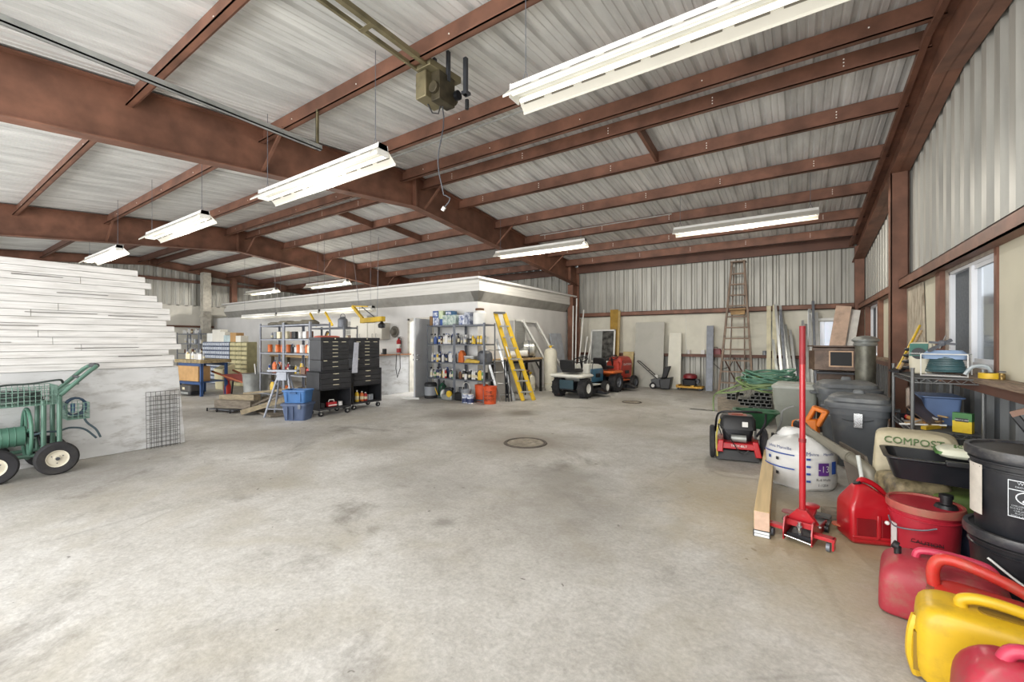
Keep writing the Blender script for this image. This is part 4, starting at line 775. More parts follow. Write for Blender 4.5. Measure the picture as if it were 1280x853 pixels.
# 4 yellow can: upright, slots painted on as shaded dark yellow patches, open loop low on the left
t=thing('fuel_can','bright yellow fuel can with a moulded grip, in front of the arched handle can','fuel can',(.67,2.5,0),-.15)
m=M(); m.rloft([(0,.2,.1,.04,0),(.02,.24,.13,.0,0),(.12,.245,.135),(.27,.245,.135),(.315,.235,.13),(.34,.21,.115),(.352,.16,.09)],.06,5); B('body',m,yelc,t,sub=1,ang=50)
B('grip_handle',M().tube(spline([(-.1,-.01,.34),(-.1,-.01,.375),(-.04,-.01,.395),(.08,-.01,.385),(.16,-.01,.35),(.2,-.01,.3)]),.022,12),yelc,t)
B('grip_slot_shade',M().rloft([(.352,.085,.03,.03,-.01,.025),(.356,.085,.03,.03,-.01,.025)],.025,4),mat('slot_shade_yellow','#8a6c14',.6,0,.1),t)
B('side_loop',M().tube(spline([(-.235,-.05,.27),(-.25,-.06,.2),(-.253,-.06,.1),(-.235,-.05,.02)]),.02,8),yelc,t)
B('side_slot_shade',M().box(-.248,-.2,-.1,-.0,.06,.22),mat('slot_shade_yellow','#8a6c14',.6,0,.1),t); B('spout_cap',M().cyl((.25,.03,.3),(.3,.04,.35),.035),black,t)
# 5 crimson can in the corner
t,l,w,H=can_shell('fuel_can','crimson fuel can nearest the camera at the lower right edge',(.70,2.11,0),-.05,crim,.48,.24,.44)
B('handle',M().tube(spline([(-.13,-.02,.36),(-.1,-.02,.42),(.0,-.02,.425),(.12,-.02,.40),(.2,-.02,.32)]),.022,12),mat('pink_red','#c23a55',.4,0,.1),t)
B('grip_slot_shade',M().rloft([(.382,.1,.03,.0,-.02,.02),(.386,.1,.03,.0,-.02,.02)],.02,4),mat('fuel_can_shade','#7d0f18',.4,0,.1),t)  # thin dark red plate paints the shade of a grip slot
t=thing('string_trimmer','lime green trimmer head lying behind the fuel cans at the right edge','trimmer',(1.02,2.98,0),.2)
lime=mat('lime_green','#7cc043',.4,0,.08,5); B('motor_cover',M().rloft([(.28,.06,.05),(.36,.065,.055),(.4,.045,.04)],.02),lime,t); B('shaft',M().cyl((-.02,0,.02),(.0,0,.3),.02),black,t); B('guard',M().tube(spline([(-.12,-.12,.3),(-.05,-.16,.24),(.1,-.15,.2)]),.012,6),lime,t); B('spool',M().cyl((-.02,-.12,.17),(-.02,-.12,.25),.05),black,t)
# ---- buckets
redb=mat('bucket_red','#b82a3a',.4,0,.1,5,dirt=.15,dirtcol='#7c3a3a'); rlid=mat('bucket_lid_dirty','#b55a50',.6,0,.2,7,dirt=.85,dirtcol='#8f6a52',dscale=6)
t=bucket('bucket','red bucket with a dirty lid and black spout cap beside the black buckets',(.71,3.9,0),redb,.185,.36,lid=rlid)
B('cap',M().lathe([(.001,0),(.06,0),(.05,.02),(.03,.025),(.03,.06),(.036,.062),(.036,.085),(.001,.085)],(.1,-.02,.36),18),black,t); B('bail',M().tube(spline([(-.185,-.03,.25),(-.17,-.14,.22),(-.06,-.205,.24),(.02,-.21,.27)]),.005,6),steel,t); B('bail_grip',M().sph((-.195,-.05,.2),.014),white,t)
text('CAUTION',.035,PAL['black'],t,fn=lambda x,y,z:(.172*math.sin(-.1+x/.17),-.172*math.cos(-.1+x/.17)-.003,.15+y)); B('warning_outline',M().cb((-.02,-.176,.15),(.16,.002,.004)).cb((-.02,-.174,.1),(.16,.002,.004)),PAL['black'],t)
B('side_label',M().cb((-.163,-.07,.12),(.004,.05,.2),(0,0,.4)),PAL['white'],t)
bk_=mat('bucket_black','#23252a',.42,0,.15,6,dirt=.3,dirtcol='#55534f',dscale=5); blid=mat('black_lid','#34353a',.35,0,.2,5,dirt=.7,dirtcol='#77746d',dscale=4)
BX,BYY=1.04,3.42
t=bucket('bucket','lower black bucket of the stack of two beside the red bucket',(BX,BYY,0.0),bk_,.24,.42,lid=blid)
B('bail',M().tube(spline([(-.2,-.15,.3),(-.05,-.25,.2),(.12,-.22,.22)]),.006,6),white,t)
t=bucket('bucket','upper black bucket with white warning label, on the lower black bucket',(BX,BYY,.41),bk_,.235,.45,lid=blid)
def wrapb(a0,r): return lambda x,y,z:(r*math.sin(a0+x/r),-r*math.cos(a0+x/r),y)
def curved(name,a0,r,w,z0,z1,mt,parent,n=8):
    vs=[];
    for k in range(n+1):
        a=a0-w/2/r+w/r*k/n; vs+=[(r*math.sin(a),-r*math.cos(a),z0),(r*math.sin(a),-r*math.cos(a),z1)]
    return B(name,M().add(vs,[(2*k,2*k+2,2*k+3,2*k+1) for k in range(n)]),mt,parent)
av=-.33 # facing the camera
curved('product_label',av-1.0,.233,.1,.1,.37,mat('old_label','#c9c3b8',.7,0,.08,20),t)
curved('warning_label',av+.05,.2335,.17,.14,.33,mat('label_black','#1e2126',.5),t); 
wl=mat('label_white','#dfe4e8',.6)
for z in (.142,.28,.326): curved('label_rule',av+.05,.2345,.165,z,z+.004,wl,t)
for s in (-1,1): curved('label_rule',av+.05+s*.35,.2345,.003,.142,.33,wl,t)
text('WARNING',.022,wl,t,fn=lambda x,y,z:wrapb(av+.06,.235)(x,y+.315,z)); text('DROWNING HAZARD',.012,wl,t,fn=lambda x,y,z:wrapb(av+.06,.235)(x,y+.297,z))
for k in range(5): text(['CHILDREN CAN FALL INTO','BUCKET AND DROWN. KEEP','CHILDREN AWAY FROM','BUCKET WITH EVEN A','SMALL AMOUNT OF LIQUID'][k],.0115,wl,t,fn=lambda x,y,z,k=k:wrapb(av+.05,.235)(x,y+.2-.0125*k,z))
m=M(); r=.2348; 
def el(cx,cz,rx,rz,n=24): return [wrapb(av+.05,r)(cx+rx*math.cos(2*pi*k/n),cz+rz*math.sin(2*pi*k/n),0) for k in range(n)]
B('pictogram_ring',M().tube(el(0,.245,.055,.034),.003,5,True),wl,t); B('pictogram_child',M().tube([wrapb(av+.05,r)(x,z,0) for x,z in ((-.03,.225),(-.015,.245),(.0,.25),(.02,.245),(.035,.232))],.007,6).sph(wrapb(av+.05,r)(-.018,.262,0),.009,8).tube([wrapb(av+.05,r)(x,z,0) for x,z in ((.0,.25),(.01,.23),(.005,.222))],.005,5),wl,t)
B('bail',M().tube(spline([(.02,-.24,.38),(.12,-.225,.32),(.2,-.16,.28)]),.006,6),white,t)
text('1-A',.05,wl,t,fn=lambda x,y,z:wrapb(av-.98,.2345)(x,y+.5,z)) if False else None
# ---- lower stuff under the buckets
t=solo('garden_glove',M().rloft([(0,.05,.03),(.02,.06,.035),(.05,.03,.03)],.02),black,'black glove lying on the upper black bucket lid','glove',loc=(BX+.1,BYY+.02,.92),rz=.6)
t=thing('spray_gun','black handled spray nozzle on the bucket lid against the dark metal wall','nozzle',(BX+.06,BYY+.12,.885)); t.scale=(.7,.7,.75); B('grip',M().bar((0,0,.0),(-.12,.02,.2),.035,.05),black,t,bev=.01); B('body',M().bar((-.14,.02,.2),(-.06,.0,.24),.04,.04),PAL['brown'],t)
t=thing('snack_bag','orange and white plastic bag standing on the bucket lid','bag',(BX+.19,BYY+.1,.91)); B('bag',M().hexa([(-.05,-.03,0),(.08,-.03,0),(.08,.03,0),(-.05,.03,0),(-.09,-.02,.26),(.06,-.02,.24),(.06,.02,.24),(-.09,.02,.26)]),mat('orange_film','#d98c2e',.4,0,.1),t,bev=.01,sub=0); B('printed_panel',M().hexa([(-.055,-.033,.12),(.0,-.033,.12),(.0,-.031,.12),(-.055,-.031,.12),(-.09,-.025,.25),(-.03,-.025,.25),(-.03,-.023,.25),(-.09,-.023,.25)]),white,t)
# ---- bags
def bag(name,label,loc,rz,W,D,H,mt,cat='bag',lean_=0,bulge=.12,sub=2,group=None):
    t=thing(name,label,cat,loc,rz,group); m=M(); rings=[]
    for z,f in ((0,.9),(.05,1),(.3,1.04),(.6,1.03),(.86,1.0),(.95,.9),(1,.62)):
        rings.append((z*H,W/2*(f if z<.9 else f*.98+.1),D/2*f,0,lean_*z,.06))
    m.rloft(rings,.06,5); 
    m.v=[(x+R.uniform(-1,1)*.008,y+R.uniform(-1,1)*.008,z+R.uniform(-1,1)*.005) for x,y,z in m.v]
    B('sack',m,mt,t,sub=sub,ang=60); return t
compm=mat('compost_sack','#c2b89c',.55,0,.15,6,.3,dirt=.4,dirtcol='#8d8468',dscale=5); camo=mat('patterned_sack','#b3a27c',.7,0,.2,16,.2,col2='#5d543c',detail=3,dirt=.5,dirtcol='#37405e',dscale=10); greens=mat('green_sack','#7f9150',.6,0,.2,8,.3,col2='#4d6630')
t=bag('compost_bag','upright beige compost bag with green lettering behind the black tray',(.80,4.72,0),-.15,.5,.3,.72,compm)
gm=mat('print_green','#54703f',.6); text('COMPOST',.075,gm,t,loc=(-.01,-.157,.645),rot=(pi/2-.45,0,0),ext=.006); text('organic garden soil',.03,gm,t,loc=(-.01,-.17,.59),rot=(pi/2-.2,0,0),ext=.006)
t=bag('seed_bag','mottled tan and blue patterned sack under the compost bag',(.72,4.35,0),.3,.34,.36,.44,camo)
t=bag('soil_bag','green sack lying under the black tray',(1.05,4.3,0),0,.5,.34,.38,greens)
t=bag('soil_bag','dark bluish sack below the green sack behind the red bucket',(1.1,4.08,0),0,.4,.14,.27,mat('navy_sack','#3a4560',.6,0,.2,9,.2))
# black tray with handles
t=thing('black_tray','black plastic mixing tray resting on the green sack','tray',(.86,4.2,.47),-.05,); m=M(); m.rloft([(.0,.27,.17),(.14,.31,.2),(.15,.33,.22),(.158,.33,.22),(.158,.3,.19),(.03,.26,.16)],.06,5,cap=True); B('tub',m,mat('gloss_black','#202226',.3,0,.15,5),t)
B('handle',M().box(-.02,.12,-.235,-.2,.14,.175),black,t,bev=.006)
t=thing('fertilizer_bag','white and green fertilizer bag lying in the black tray','bag',(.98,4.2,.63),-.1); B('sack',M().rloft([(0,.13,.1),(.03,.16,.12),(.07,.15,.1),(.085,.08,.05)],.05,4),mat('fert_white','#d7d8c3',.5,0,.08),t,sub=1); B('printed_panel',M().rloft([(.03,.163,.1),(.05,.163,.1)],.03),mat('fert_green','#4f7d3c',.5),t); text('SCOTTS',.04,gm,t,loc=(0,-.06,.088),rot=(.5,0,0),ext=.003); 
# ---- insulation roll bag
t=thing('insulation_roll','white wrapped insulation roll with blue and purple printing beside the lumber','insulation',(.03,5.23,0),.0)
wrap=mat('insulation_wrap','#d4d4d2',.35,0,.08,6,.35,dirt=.15,dirtcol='#8f8c86'); m=M(); prof=[(.001,.0),(.26,.0),(.29,.03),(.3,.12),(.295,.22),(.305,.3),(.295,.38),(.25,.44),(.15,.48),(.06,.5),(.001,.5)]
rr=[]
for r_,z in prof: rr.append([(r_*(1+.018*math.sin(7*a+z*20))*math.cos(a),r_*(1+.018*math.sin(7*a+z*20))*math.sin(a),z+.01*math.sin(5*a)) for a in [2*pi*k/40 for k in range(40)]])
m.loft(rr); B('wrap',m,wrap,t)
B('gathered_top',M().loft([[( -.08+ (.16-.03*k+.02*math.sin(3*a+k))*math.cos(a),.03+(.09-.012*k)*math.sin(a),.46+.035*k) for a in [2*pi*j/14 for j in range(14)]] for k in range(4)]),wrap,t,sub=1)
bl=mat('print_blue','#274a9a',.5); pu=mat('print_purple','#5a2a7d',.5); blk=mat('print_black','#33353c',.5)
def wr(a0,r,z0): return lambda x,y,z:(r*math.sin(a0+x/r),-r*math.cos(a0+x/r),z0+y)
rI=.317; va=-.0
for z in (.335,.2): curved('printed_stripe',-.72,rI,.36,z,z+.012,bl,t)
curved('purple_panel',.62,rI,.1,.17,.29,pu,t); curved('blue_panel',.98,rI,.06,.18,.3,bl,t)
text('-13',.085,white,t,fn=wr(.62,rI+.002,.23)); text('Johns Manville',.042,bl,t,fn=wr(-.62,rI-.003,.40)); text('Johns',.035,bl,t,fn=wr(.35,rI,.37)); text('Manville',.035,bl,t,fn=wr(.78,rI,.372)); text('R-4 Walls',.035,blk,t,fn=wr(.62,rI,.13)); text('1-1204',.035,blk,t,fn=wr(.6,rI,.08)); text('JM',.05,bl,t,fn=wr(.18,rI,.37))
for k in range(4):
    curved('printed_mark',-.95+.3*(k%2),rI,.03,.27-.14*(k//2),.3-.14*(k//2),blk if k%2 else bl,t); curved('printed_mark',.2,rI,.035,.1+.07*k,.12+.07*k,bl,t)
# ---- lumber timber with end tag
def beamthing(label,x0,y0,x1,y1,w,h,z=0,mt=wood,name='timber',cat='timber'):
    d=Vector((x1-x0,y1-y0,0)); t=thing(name,label,cat,((x0+x1)/2,(y0+y1)/2,z),math.atan2(d.y,d.x)); B('beam',M().box(-d.length/2,d.length/2,-w/2,w/2,0,h),mt,t,bev=.003); return t,d.length
newwood=mat('new_timber','#d8bd8c',.6,0,.08,3,.1,stretch=(.5,10,10)); 
t,L_=beamthing('long pale timber lying on the floor left of the red floor jack',-.215,3.62,-.28,6.3,.1,.14,.05,newwood)
B('end_grain',M().box(-L_/2-.002,-L_/2,-.048,.048,.002,.138),mat('end_pink','#cdae98',.7,0,.1,20),t)
t2=thing('timber','black tagged block under the near end of the long pale timber','block',(-.215,3.7,0)); B('beam',M().box(-.055,.055,-.08,.1,0,.048),mat('dark_block','#3a3838',.7),t2); 
for k in (0,1): B('paper_tag',M().box(-.048,.048,-.083,-.081,.004+.022*k,.022+.022*k),mat('tag_white','#d9dde0',.6),t2)
tag(solo('timber',M().box(-.04,.04,-.3,.3,0,.048),wood,'short wood offcut hidden under the far end of the long timber','block',loc=(-.27,5.9,0)),None,None)
# ---- floor jack with long red handle
t=thing('floor_jack','red floor jack with its long handle standing straight up','floor jack',(.03,3.74,0),-.22)
def jk(m,n,mt=red,**k): return B(n,m,mt,t,**k)
for s in (-1,1):
    jk(M().prism([(-.13,.02),(-.13,.1),(-.1,.17),(-.04,.17),(.06,.1),(.35,.07),(.35,.02)],.008,'x',s*.085-.004).cb((s*.085,.1,.05),(.008,.46,.04)),'side_plate')
    jk(M().box(min(s*.09,s*.21),max(s*.09,s*.21),-.1,-.04,.075,.1).box(s*.2-.006,s*.2+.006,-.1,-.04,.02,.1),'caster_arm',bev=.003)
    w=jk(M().wheel((s*.17,-.07,.03),(1,0,0),.03,.022,[(.01,-.5),(1,-.5),(1,.5),(.01,.5)],14),'caster_wheel',steel); jk(M().wheel((s*.1,.28,.03),(1,0,0),.03,.025,[(.01,-.5),(1,-.5),(1,.5),(.01,.5)],14),'front_wheel',blackm)
jk(M().hexa([(-.1,.0,.13),(.1,.0,.13),(.1,.04,.13),(-.1,.04,.13),(-.03,-.01,.22),(.03,-.01,.22),(.03,.05,.22),(-.03,.05,.22)]).box(-.085,.085,-.04,-.02,.1,.14),'yoke',bev=.003)
jk(M().cyl((0,-.05,.06),(0,-.07,.12),.018).cyl((0,-.06,.12),(0,-.06,.145),.013),'pump_piston',chrome); jk(M().cyl((-.085,-.12,.05),(.085,-.12,.03),.006),'cross_rod',chrome); jk(M().box(-.075,.075,-.08,.12,.03,.06),'pump_body',blackm)
for s in (-1,1): jk(M().sph((s*.11,-.02,.13),.012,8),'bolt',chrome)
jk(M().lathe([(.001,.16),(.05,.16),(.055,.175),(.045,.18),(.001,.18)],(0,.3,0),18),'saddle'); jk(M().bar((0,.1,.1),(0,.3,.15),.07,.03),'lift_arm')
jk(M().cyl((0,.02,.16),(0,.02,.72),.021,n=16),'handle'); jk(M().cyl((0,.02,.72),(0,.02,1.28),.019,n=16),'handle'); jk(M().cyl((0,.02,1.28),(0,.02,1.56),.02,n=16).cyl((0,.02,.71),(0,.02,.735),.024,n=16),'handle_grip',mat('dark_red_grip','#8d1f28',.5))
# red pan casters near the jack
t=thing('mechanic_dolly','low flat metal dolly with red wing plates behind the floor jack','dolly',(.09,4.08,0),-.2); B('plate',M().rloft([(.04,.12,.1),(.05,.12,.1)],.03),galv,t)
for x,c in ((-.14,'pinkish'),(.19,'orange')): B('wing_plate',M().rloft([(.06,.055,.045,x,.0),(.068,.055,.045,x,.0)],.035,4),mat('wing_'+c,{'pinkish':'#b0545a','orange':'#b95a3c'}[c],.5),t)
B('pad',M().rloft([(.065,.07,.04,.05,.08),(.08,.07,.04,.05,.08)],.025,4),mat('pad_grey','#5d5d5c',.6),t)
for x in (-.1,.1): B('wheel',M().wheel((x,-.05,.02),(1,0,0),.02,.02,[(.01,-.5),(1,-.5),(1,.5),(.01,.5)],12),black,t)
solo('plywood_scrap',M().box(-.1,.1,-.04,.04,0,.1),greyw,'small wooden block on the floor between the jack and the large red can','block',loc=(.27,4.28,0),rz=.3)
# ---- wheeled string mower
t=thing('trimmer_mower','red and black wheeled trimmer mower on the floor left of the insulation roll','mower',(-.62,5.95,0),.18)
for s in (-1,1):
    w=B('wheel',M().wheel((s*.28,-.1,.2),(1,0,0),.2,.055,n=28),rubber,t); B('rim',M().wheel((s*.28,-.1,.2),(1,0,0),.13,.03,[(.8,-.5),(1,-.5),(1,.5),(.8,.5)]).cyl((s*.26,-.1,.2),(s*.3,-.1,.2),.03),mat('rim_dark','#55565a',.5),w)
    m=M(); 
    for k in range(10): a=2*pi*k/10; m.cyl((s*.28,-.1+.03*math.cos(a),.2+.03*math.sin(a)),(s*.28,-.1+.12*math.cos(a+.3),.2+.12*math.sin(a+.3)),.004,n=4)
    B('spokes',m,steel,w)
B('deck',M().hexa([(-.2,-.28,.16),(.2,-.28,.16),(.24,.2,.12),(-.24,.2,.12),(-.19,-.26,.23),(.19,-.26,.23),(.2,.2,.24),(-.2,.2,.24)]).hexa([(-.24,-.3,.12),(-.17,-.3,.12),(-.17,-.1,.12),(-.24,-.1,.12),(-.22,-.28,.26),(-.16,-.28,.26),(-.16,-.1,.26),(-.22,-.1,.26)]).hexa([(.17,-.3,.08),(.24,-.3,.08),(.24,-.1,.12),(.17,-.1,.12),(.14,-.28,.26),(.2,-.28,.26),(.22,-.1,.26),(.16,-.1,.26)]),redc,t,bev=.01)
text('TROY-BILT',.035,white,t,loc=(0,-.284,.2),rot=(pi/2,0,0)); t['label']='red and black wheeled trimmer mower on the floor left of the insulation roll'
B('skirt',M().hexa([(-.24,-.24,.02),(.22,-.24,.02),(.24,.2,.02),(-.24,.2,.02),(-.22,-.2,.13),(.2,-.2,.13),(.2,.2,.13),(-.2,.2,.13)]),black,t)
B('engine',M().rloft([(.23,.15,.13),(.36,.17,.15),(.42,.15,.13)],.05),blackm,t); B('engine_cover',M().rloft([(.38,.19,.13,0,-.08),(.5,.19,.12,0,-.06),(.54,.16,.1,0,-.05)],.05),black,t); B('muffler',M().cyl((-.08,-.22,.28),(.08,-.22,.28),.045,n=14),galv,t); B('engine_label',M().box(.04,.1,-.215,-.213,.42,.48),white,t)
B('cooling_slots',M().box(-.06,.06,-.1,.0,.54,.556).box(-.1,.1,-.12,.02,.5,.545),mat('recoil_orange','#9a4a35',.5),t)
B('cable',M().tube(spline([(-.18,-.2,.3),(-.22,-.28,.45),(-.1,-.3,.3),(.02,-.3,.12),(.1,-.29,.16)]),.006,6),black,t); B('yellow_line',M().tube(spline([(-.2,-.22,.5),(-.24,-.27,.3),(-.23,-.28,.06)]),.01,6),mat('dull_yellow','#b3a44a',.6),t)
B('handlebar',M().tube(spline([(-.24,.05,.3),(-.23,-.1,.5),(-.18,-.18,.58),(0,-.2,.6),(.18,-.16,.6),(.26,-.05,.58)]),.013,8).tube(spline([(.3,-.1,.57),(.28,-.15,.45),(.2,-.12,.3)]),.013,8),blackm,t)
# spreader
dg=mat('spreader_green','#2f5f3f',.45,0,.12,6)
t=thing('broadcast_spreader','dark green seed spreader hopper standing behind the trimmer mower','spreader',(-.46,6.55,0),.1)
m=M(); m.rloft([(.28,.1,.07),(.5,.25,.16),(.51,.27,.18),(.52,.27,.18),(.52,.24,.15),(.3,.09,.06)],.05,4); B('hopper',m,dg,t)
B('rim',M().tube([(.27*math.cos(a)*1.0,.18*math.sin(a),.515) for a in [2*pi*k/24 for k in range(24)]],.008,6,True),mat('rim_green','#557a60',.5),t)
for s in (-1,1): B('wheel',M().wheel((s*.2,0,.12),(1,0,0),.12,.04),black,t)
B('frame',M().bar((-.2,0,.12),(.2,0,.12),.02,.02).bar((0,0,.12),(0,0,.3),.03,.03).tube(spline([(.2,-.05,.15),(.28,-.1,.4),(.3,-.1,.55),(.42,-.1,.62)]),.012,7),galv,t)
# ---- rectangular tubes stack + hose
tbm=mat('square_tube','#8b8c88',.5,.3,.15,8); tin=mat('tube_inside','#15161a',.9)
def recttube(x,y,z,L,rz,label,group,w=.075,h=.055,proto={}):
    if 'o' in proto: o=dup(proto['o'],(x,y,z),rz,label,group); return o
    m=M(); a,b_=w/2,h/2; t_=.004
    o_=[(-a,-b_),(a,-b_),(a,b_),(-a,b_)]; i_=[(-a+t_,-b_+t_),(a-t_,-b_+t_),(a-t_,b_-t_),(-a+t_,b_-t_)]
    vs=[(p[0],0,p[1]) for p in o_]+[(p[0],0,p[1]) for p in i_]+[(p[0],L,p[1]) for p in o_]+[(p[0],L,p[1]) for p in i_]
    fs=[]
    for k in range(4):
        j=(k+1)%4; fs+=[(k,j,4+j,4+k),(k,8+k,8+j,j),(4+k,4+j,12+j,12+k),(8+k,12+k,12+j,8+j)]
    o=B('rectangular_tube',M().add(vs,fs),tbm,None); o.location=(x,y,z); o.rotation_euler=(0,0,rz); proto['o']=o; return tag(o,label,'tube',group)
# stack ends face the camera at Y~8.6
for r_ in range(9):
    n=6 if r_<5 else [6,6,4,3][r_-5]
    for c_ in range(n):
        x=-.42-c_*.082+(.03 if r_%2 else 0); z=.03+r_*.062
        if r_<5 and c_>3: continue
        recttube(x,8.45+R.uniform(-.03,.03),z,3.6,.04,'long rectangular steel tube in the stack under the green hose','rectangular tubes under the hose')
for k in range(4): recttube(-1.02-.084*(k%2),9.25,.03+.062*(k//2)+.3,3.2,.04,'rectangular steel tube in the low group at the left of the stack','left rectangular tubes')
recttube(-.86,9.0,.45,3,.1,'rectangular steel tube tilted between the two tube groups','')
solo('tube_support',M().box(-.85,0,0,.1,0,.0).box(-.3,.25,-.04,.04,0,.3),greyw,'timber bearer carrying the left rectangular tubes','timber',loc=(-1.05,9.6,0))
hg=mat('hose_green','#6a917c',.4,0,.15,8,col2='#44705f'); hg2=mat('hose_olive','#7f9560',.45,0,.15,8)
t=thing('garden_hose','big loose coil of green garden hose on top of the steel tubes','garden hose',(-.36,8.7,.62))
for q,(n_,mt_) in enumerate(((14,hg),(6,hg2))):
    for j in range(n_):
        tl_=Matrix.Rotation(R.uniform(-.22,.22),4,'Y')@Matrix.Rotation(R.uniform(.05,.5),4,'X'); r1=R.uniform(.27,.43); r2=r1*R.uniform(.5,.62); cx,cy=R.uniform(-.07,.05)-(.12 if q else 0),R.uniform(-.04,.04); ph=R.random()*6
        m=M(Matrix.Translation((cx,cy,.05+.24*(j/n_)*(1-.6*q)))@tl_); m.tube([((r1+.02*math.sin(2*a+ph))*math.cos(a),(r2+.015*math.sin(3*a+ph))*math.sin(a),.015*math.sin(2*a+ph)) for a in [2*pi*k/32 for k in range(32)]],.016,6,True); B('hose_loop',m,mt_,t)
B('hose_end',M().tube(spline([(-.35,0,.1),(-.6,-.2,.0),(-.85,-.1,-.12),(-.95,.1,-.25),(-.95,.1,-.5)]),.015,6).tube(spline([(.1,-.1,.1),(-.3,-.25,-.0),(-.6,-.28,-.08),(-.85,-.2,-.12)]),.015,6),hg2,t)
# ---- bins
tl=mat('tote_grey_green','#8c8f85',.5,0,.08,4,dirt=.2,dirtcol='#6d6d60'); binm=mat('bin_grey','#5b5f63',.5,0,.1,4,dirt=.35,dirtcol='#7e7d77',dscale=4); bind=mat('bin_lid','#63676a',.45,0,.12,4,dirt=.6,dirtcol='#8b8a83',dscale=4)
t=thing('storage_bin','grey green rectangular storage bin between the red handle and the tubes','bin',(-.02,7.6,0),-.06); B('body',M().rloft([(0,.2,.17),(.3,.235,.19),(.302,.242,.2),(.5,.255,.21),(.502,.262,.215),(.76,.275,.23)],.05,4),tl,t); B('lid',M().rloft([(.755,.285,.24),(.79,.285,.24),(.8,.25,.2),(.83,.23,.18)],.05,4),mat('tote_lid','#a8aaa2',.45,0,.08,4),t)
def bin_(label,loc,rz,s=1.0):
    t=thing('trash_bin',label,'trash bin',loc,rz); B('body',M().rloft([(0,.2*s,.18*s),(.6,.26*s,.24*s),(.602,.275*s,.255*s),(.68,.28*s,.26*s),(.682,.3*s,.28*s),(.72,.3*s,.28*s)],.1,6),binm,t)
    l=B('lid',M().rloft([(.715,.31*s,.29*s),(.745,.31*s,.29*s),(.76,.28*s,.26*s),(.8,.27*s,.25*s),(.83,.22*s,.2*s),(.84,.1,.08)],.12,6),bind,t); B('lid_handle',M().rloft([(.83,.06,.03),(.87,.05,.025),(.88,.04,.02)],.02,3),bind,l)
    B('side_handle',M().box(.27*s,.36*s,-.06,.06,.66,.69),binm,t,bev=.008); B('side_handle',M().box(-.36*s,-.27*s,-.06,.06,.66,.69),binm,t,bev=.008); return t
t=bin_('dark grey lidded trash bin nearer the camera, with a silver clip on its front',(.60,6.35,0),-.15); B('clip',M().box(-.03,.05,-.285,-.275,.48,.64),chrome,t,bev=.003); B('seam_rib',M().tube(spline([(-.26,-.16,.62),(-.1,-.245,.55),(.1,-.25,.56),(.26,-.16,.62)]),.005,5),mat('bin_dark','#404448',.5),t)
bin_('grey lidded trash bin behind the one with the silver clip',(.55,7.25,0),.1,1.12).scale=(1,1,1.1)
# ---- pellet stove and vent cap
stv=mat('stove_brown','#5a4638',.45,.2,.25,6,dirt=.5,dirtcol='#82705e')
t=thing('stove_insert','brown metal stove insert with a dark window standing behind the bins','stove',(.50,8.3,0),-.08); B('body',M().box(-.3,.3,-.02,.4,.98,1.36).box(-.24,.24,.02,.4,0,.96),stv,t,bev=.02); B('bay_side',M().prism([(-.34,-.02),(-.26,-.1),(.26,-.1),(.34,-.02)],.3,'z',1.0).prism([(-.36,.0),(-.27,-.12),(.27,-.12),(.36,0)],.02,'z',1.36),stv,t); B('door_frame',M().box(-.08,.22,-.115,-.1,1.05,1.3),mat('bronze','#a08369',.4,.4),t,bev=.004); B('window',M().box(-.06,.2,-.119,-.115,1.07,1.28),mat('black_glass','#0c0d10',.6),t); B('ledge',M().box(-.24,.32,-.13,0,.94,.97),blackm,t)
t=thing('chimney_pipe','galvanised chimney pipe with a domed cap beside the stove insert','chimney pipe',(.83,8.0,0)); t.scale=(.8,.8,1); B('pipe',M().cyl((0,0,0),(0,0,1.38),.15,n=28),mat('old_galv','#77766b',.45,.5,.25,7,dirt=.5,dirtcol='#4c4a42'),t); B('cap',M().lathe([(.17,1.38),(.18,1.4),(.16,1.43),(.2,1.45),(.205,1.47),(.14,1.51),(.06,1.525),(.001,1.53)],n=28,cap=False),galv,t)
# ---- orange tool + downspout
oj=mat('orange_tool','#d7741f',.45,0,.1,6); t=thing('orange_saw_case','orange plastic tool body standing on end between the bins and the roll','power tool',(.12,5.85,.2),-.3,)
B('body',M().hexa([(-.2,-.06,.05),(.1,-.06,0),(.1,.06,0),(-.2,.06,.05),(-.16,-.06,.34),(.08,-.06,.38),(.08,.06,.38),(-.16,.06,.34)]),oj,t,bev=.02); B('grip_loop',M().bar((-.02,0,.34),(.06,0,.52),.1,.045).bar((.05,0,.5),(.17,0,.46),.1,.045).bar((.16,0,.48),(.08,0,.3),.1,.05),oj,t,bev=.012); B('blade_slots',M().bar((-.15,-.065,.14),(-.03,-.065,.3),.02,.09),black,t); t.name='power_tool'
B('stand',M().box(-.1,.1,-.05,.05,-.2,0),black,t)
ds=mat('downspout','#8d897c',.5,.3,.15,6,dirt=.3)
t=thing('downspout_pipe','grey elbowed downspout pipe lying over the roll toward the big red can','pipe'); B('pipe',M().tube([(.06,5.35,.56),(.1,5.25,.53),(.4,4.75,.42)],.042,14),ds,t); B('elbow',M().tube(spline([(.4,4.75,.42),(.5,4.62,.36),(.53,4.6,.24)]),.045,14).tube([(.36,4.81,.43),(.39,4.76,.425)],.05,14),ds,t); B('stub',M().tube([(.06,5.35,.56),(.0,5.42,.57)],.047,14),black,t)
solo('metal_flashing',M().hexa([(.42,4.95,.0),(.44,4.95,.0),(.6,4.8,.0),(.58,4.8,.0),(.33,5.05,.5),(.35,5.05,.5),(.52,4.9,.42),(.5,4.9,.42)]),mat('flash_brown','#6f675e',.5,.3),'brown metal flashing strip leaning behind the elbowed downspout','flashing')
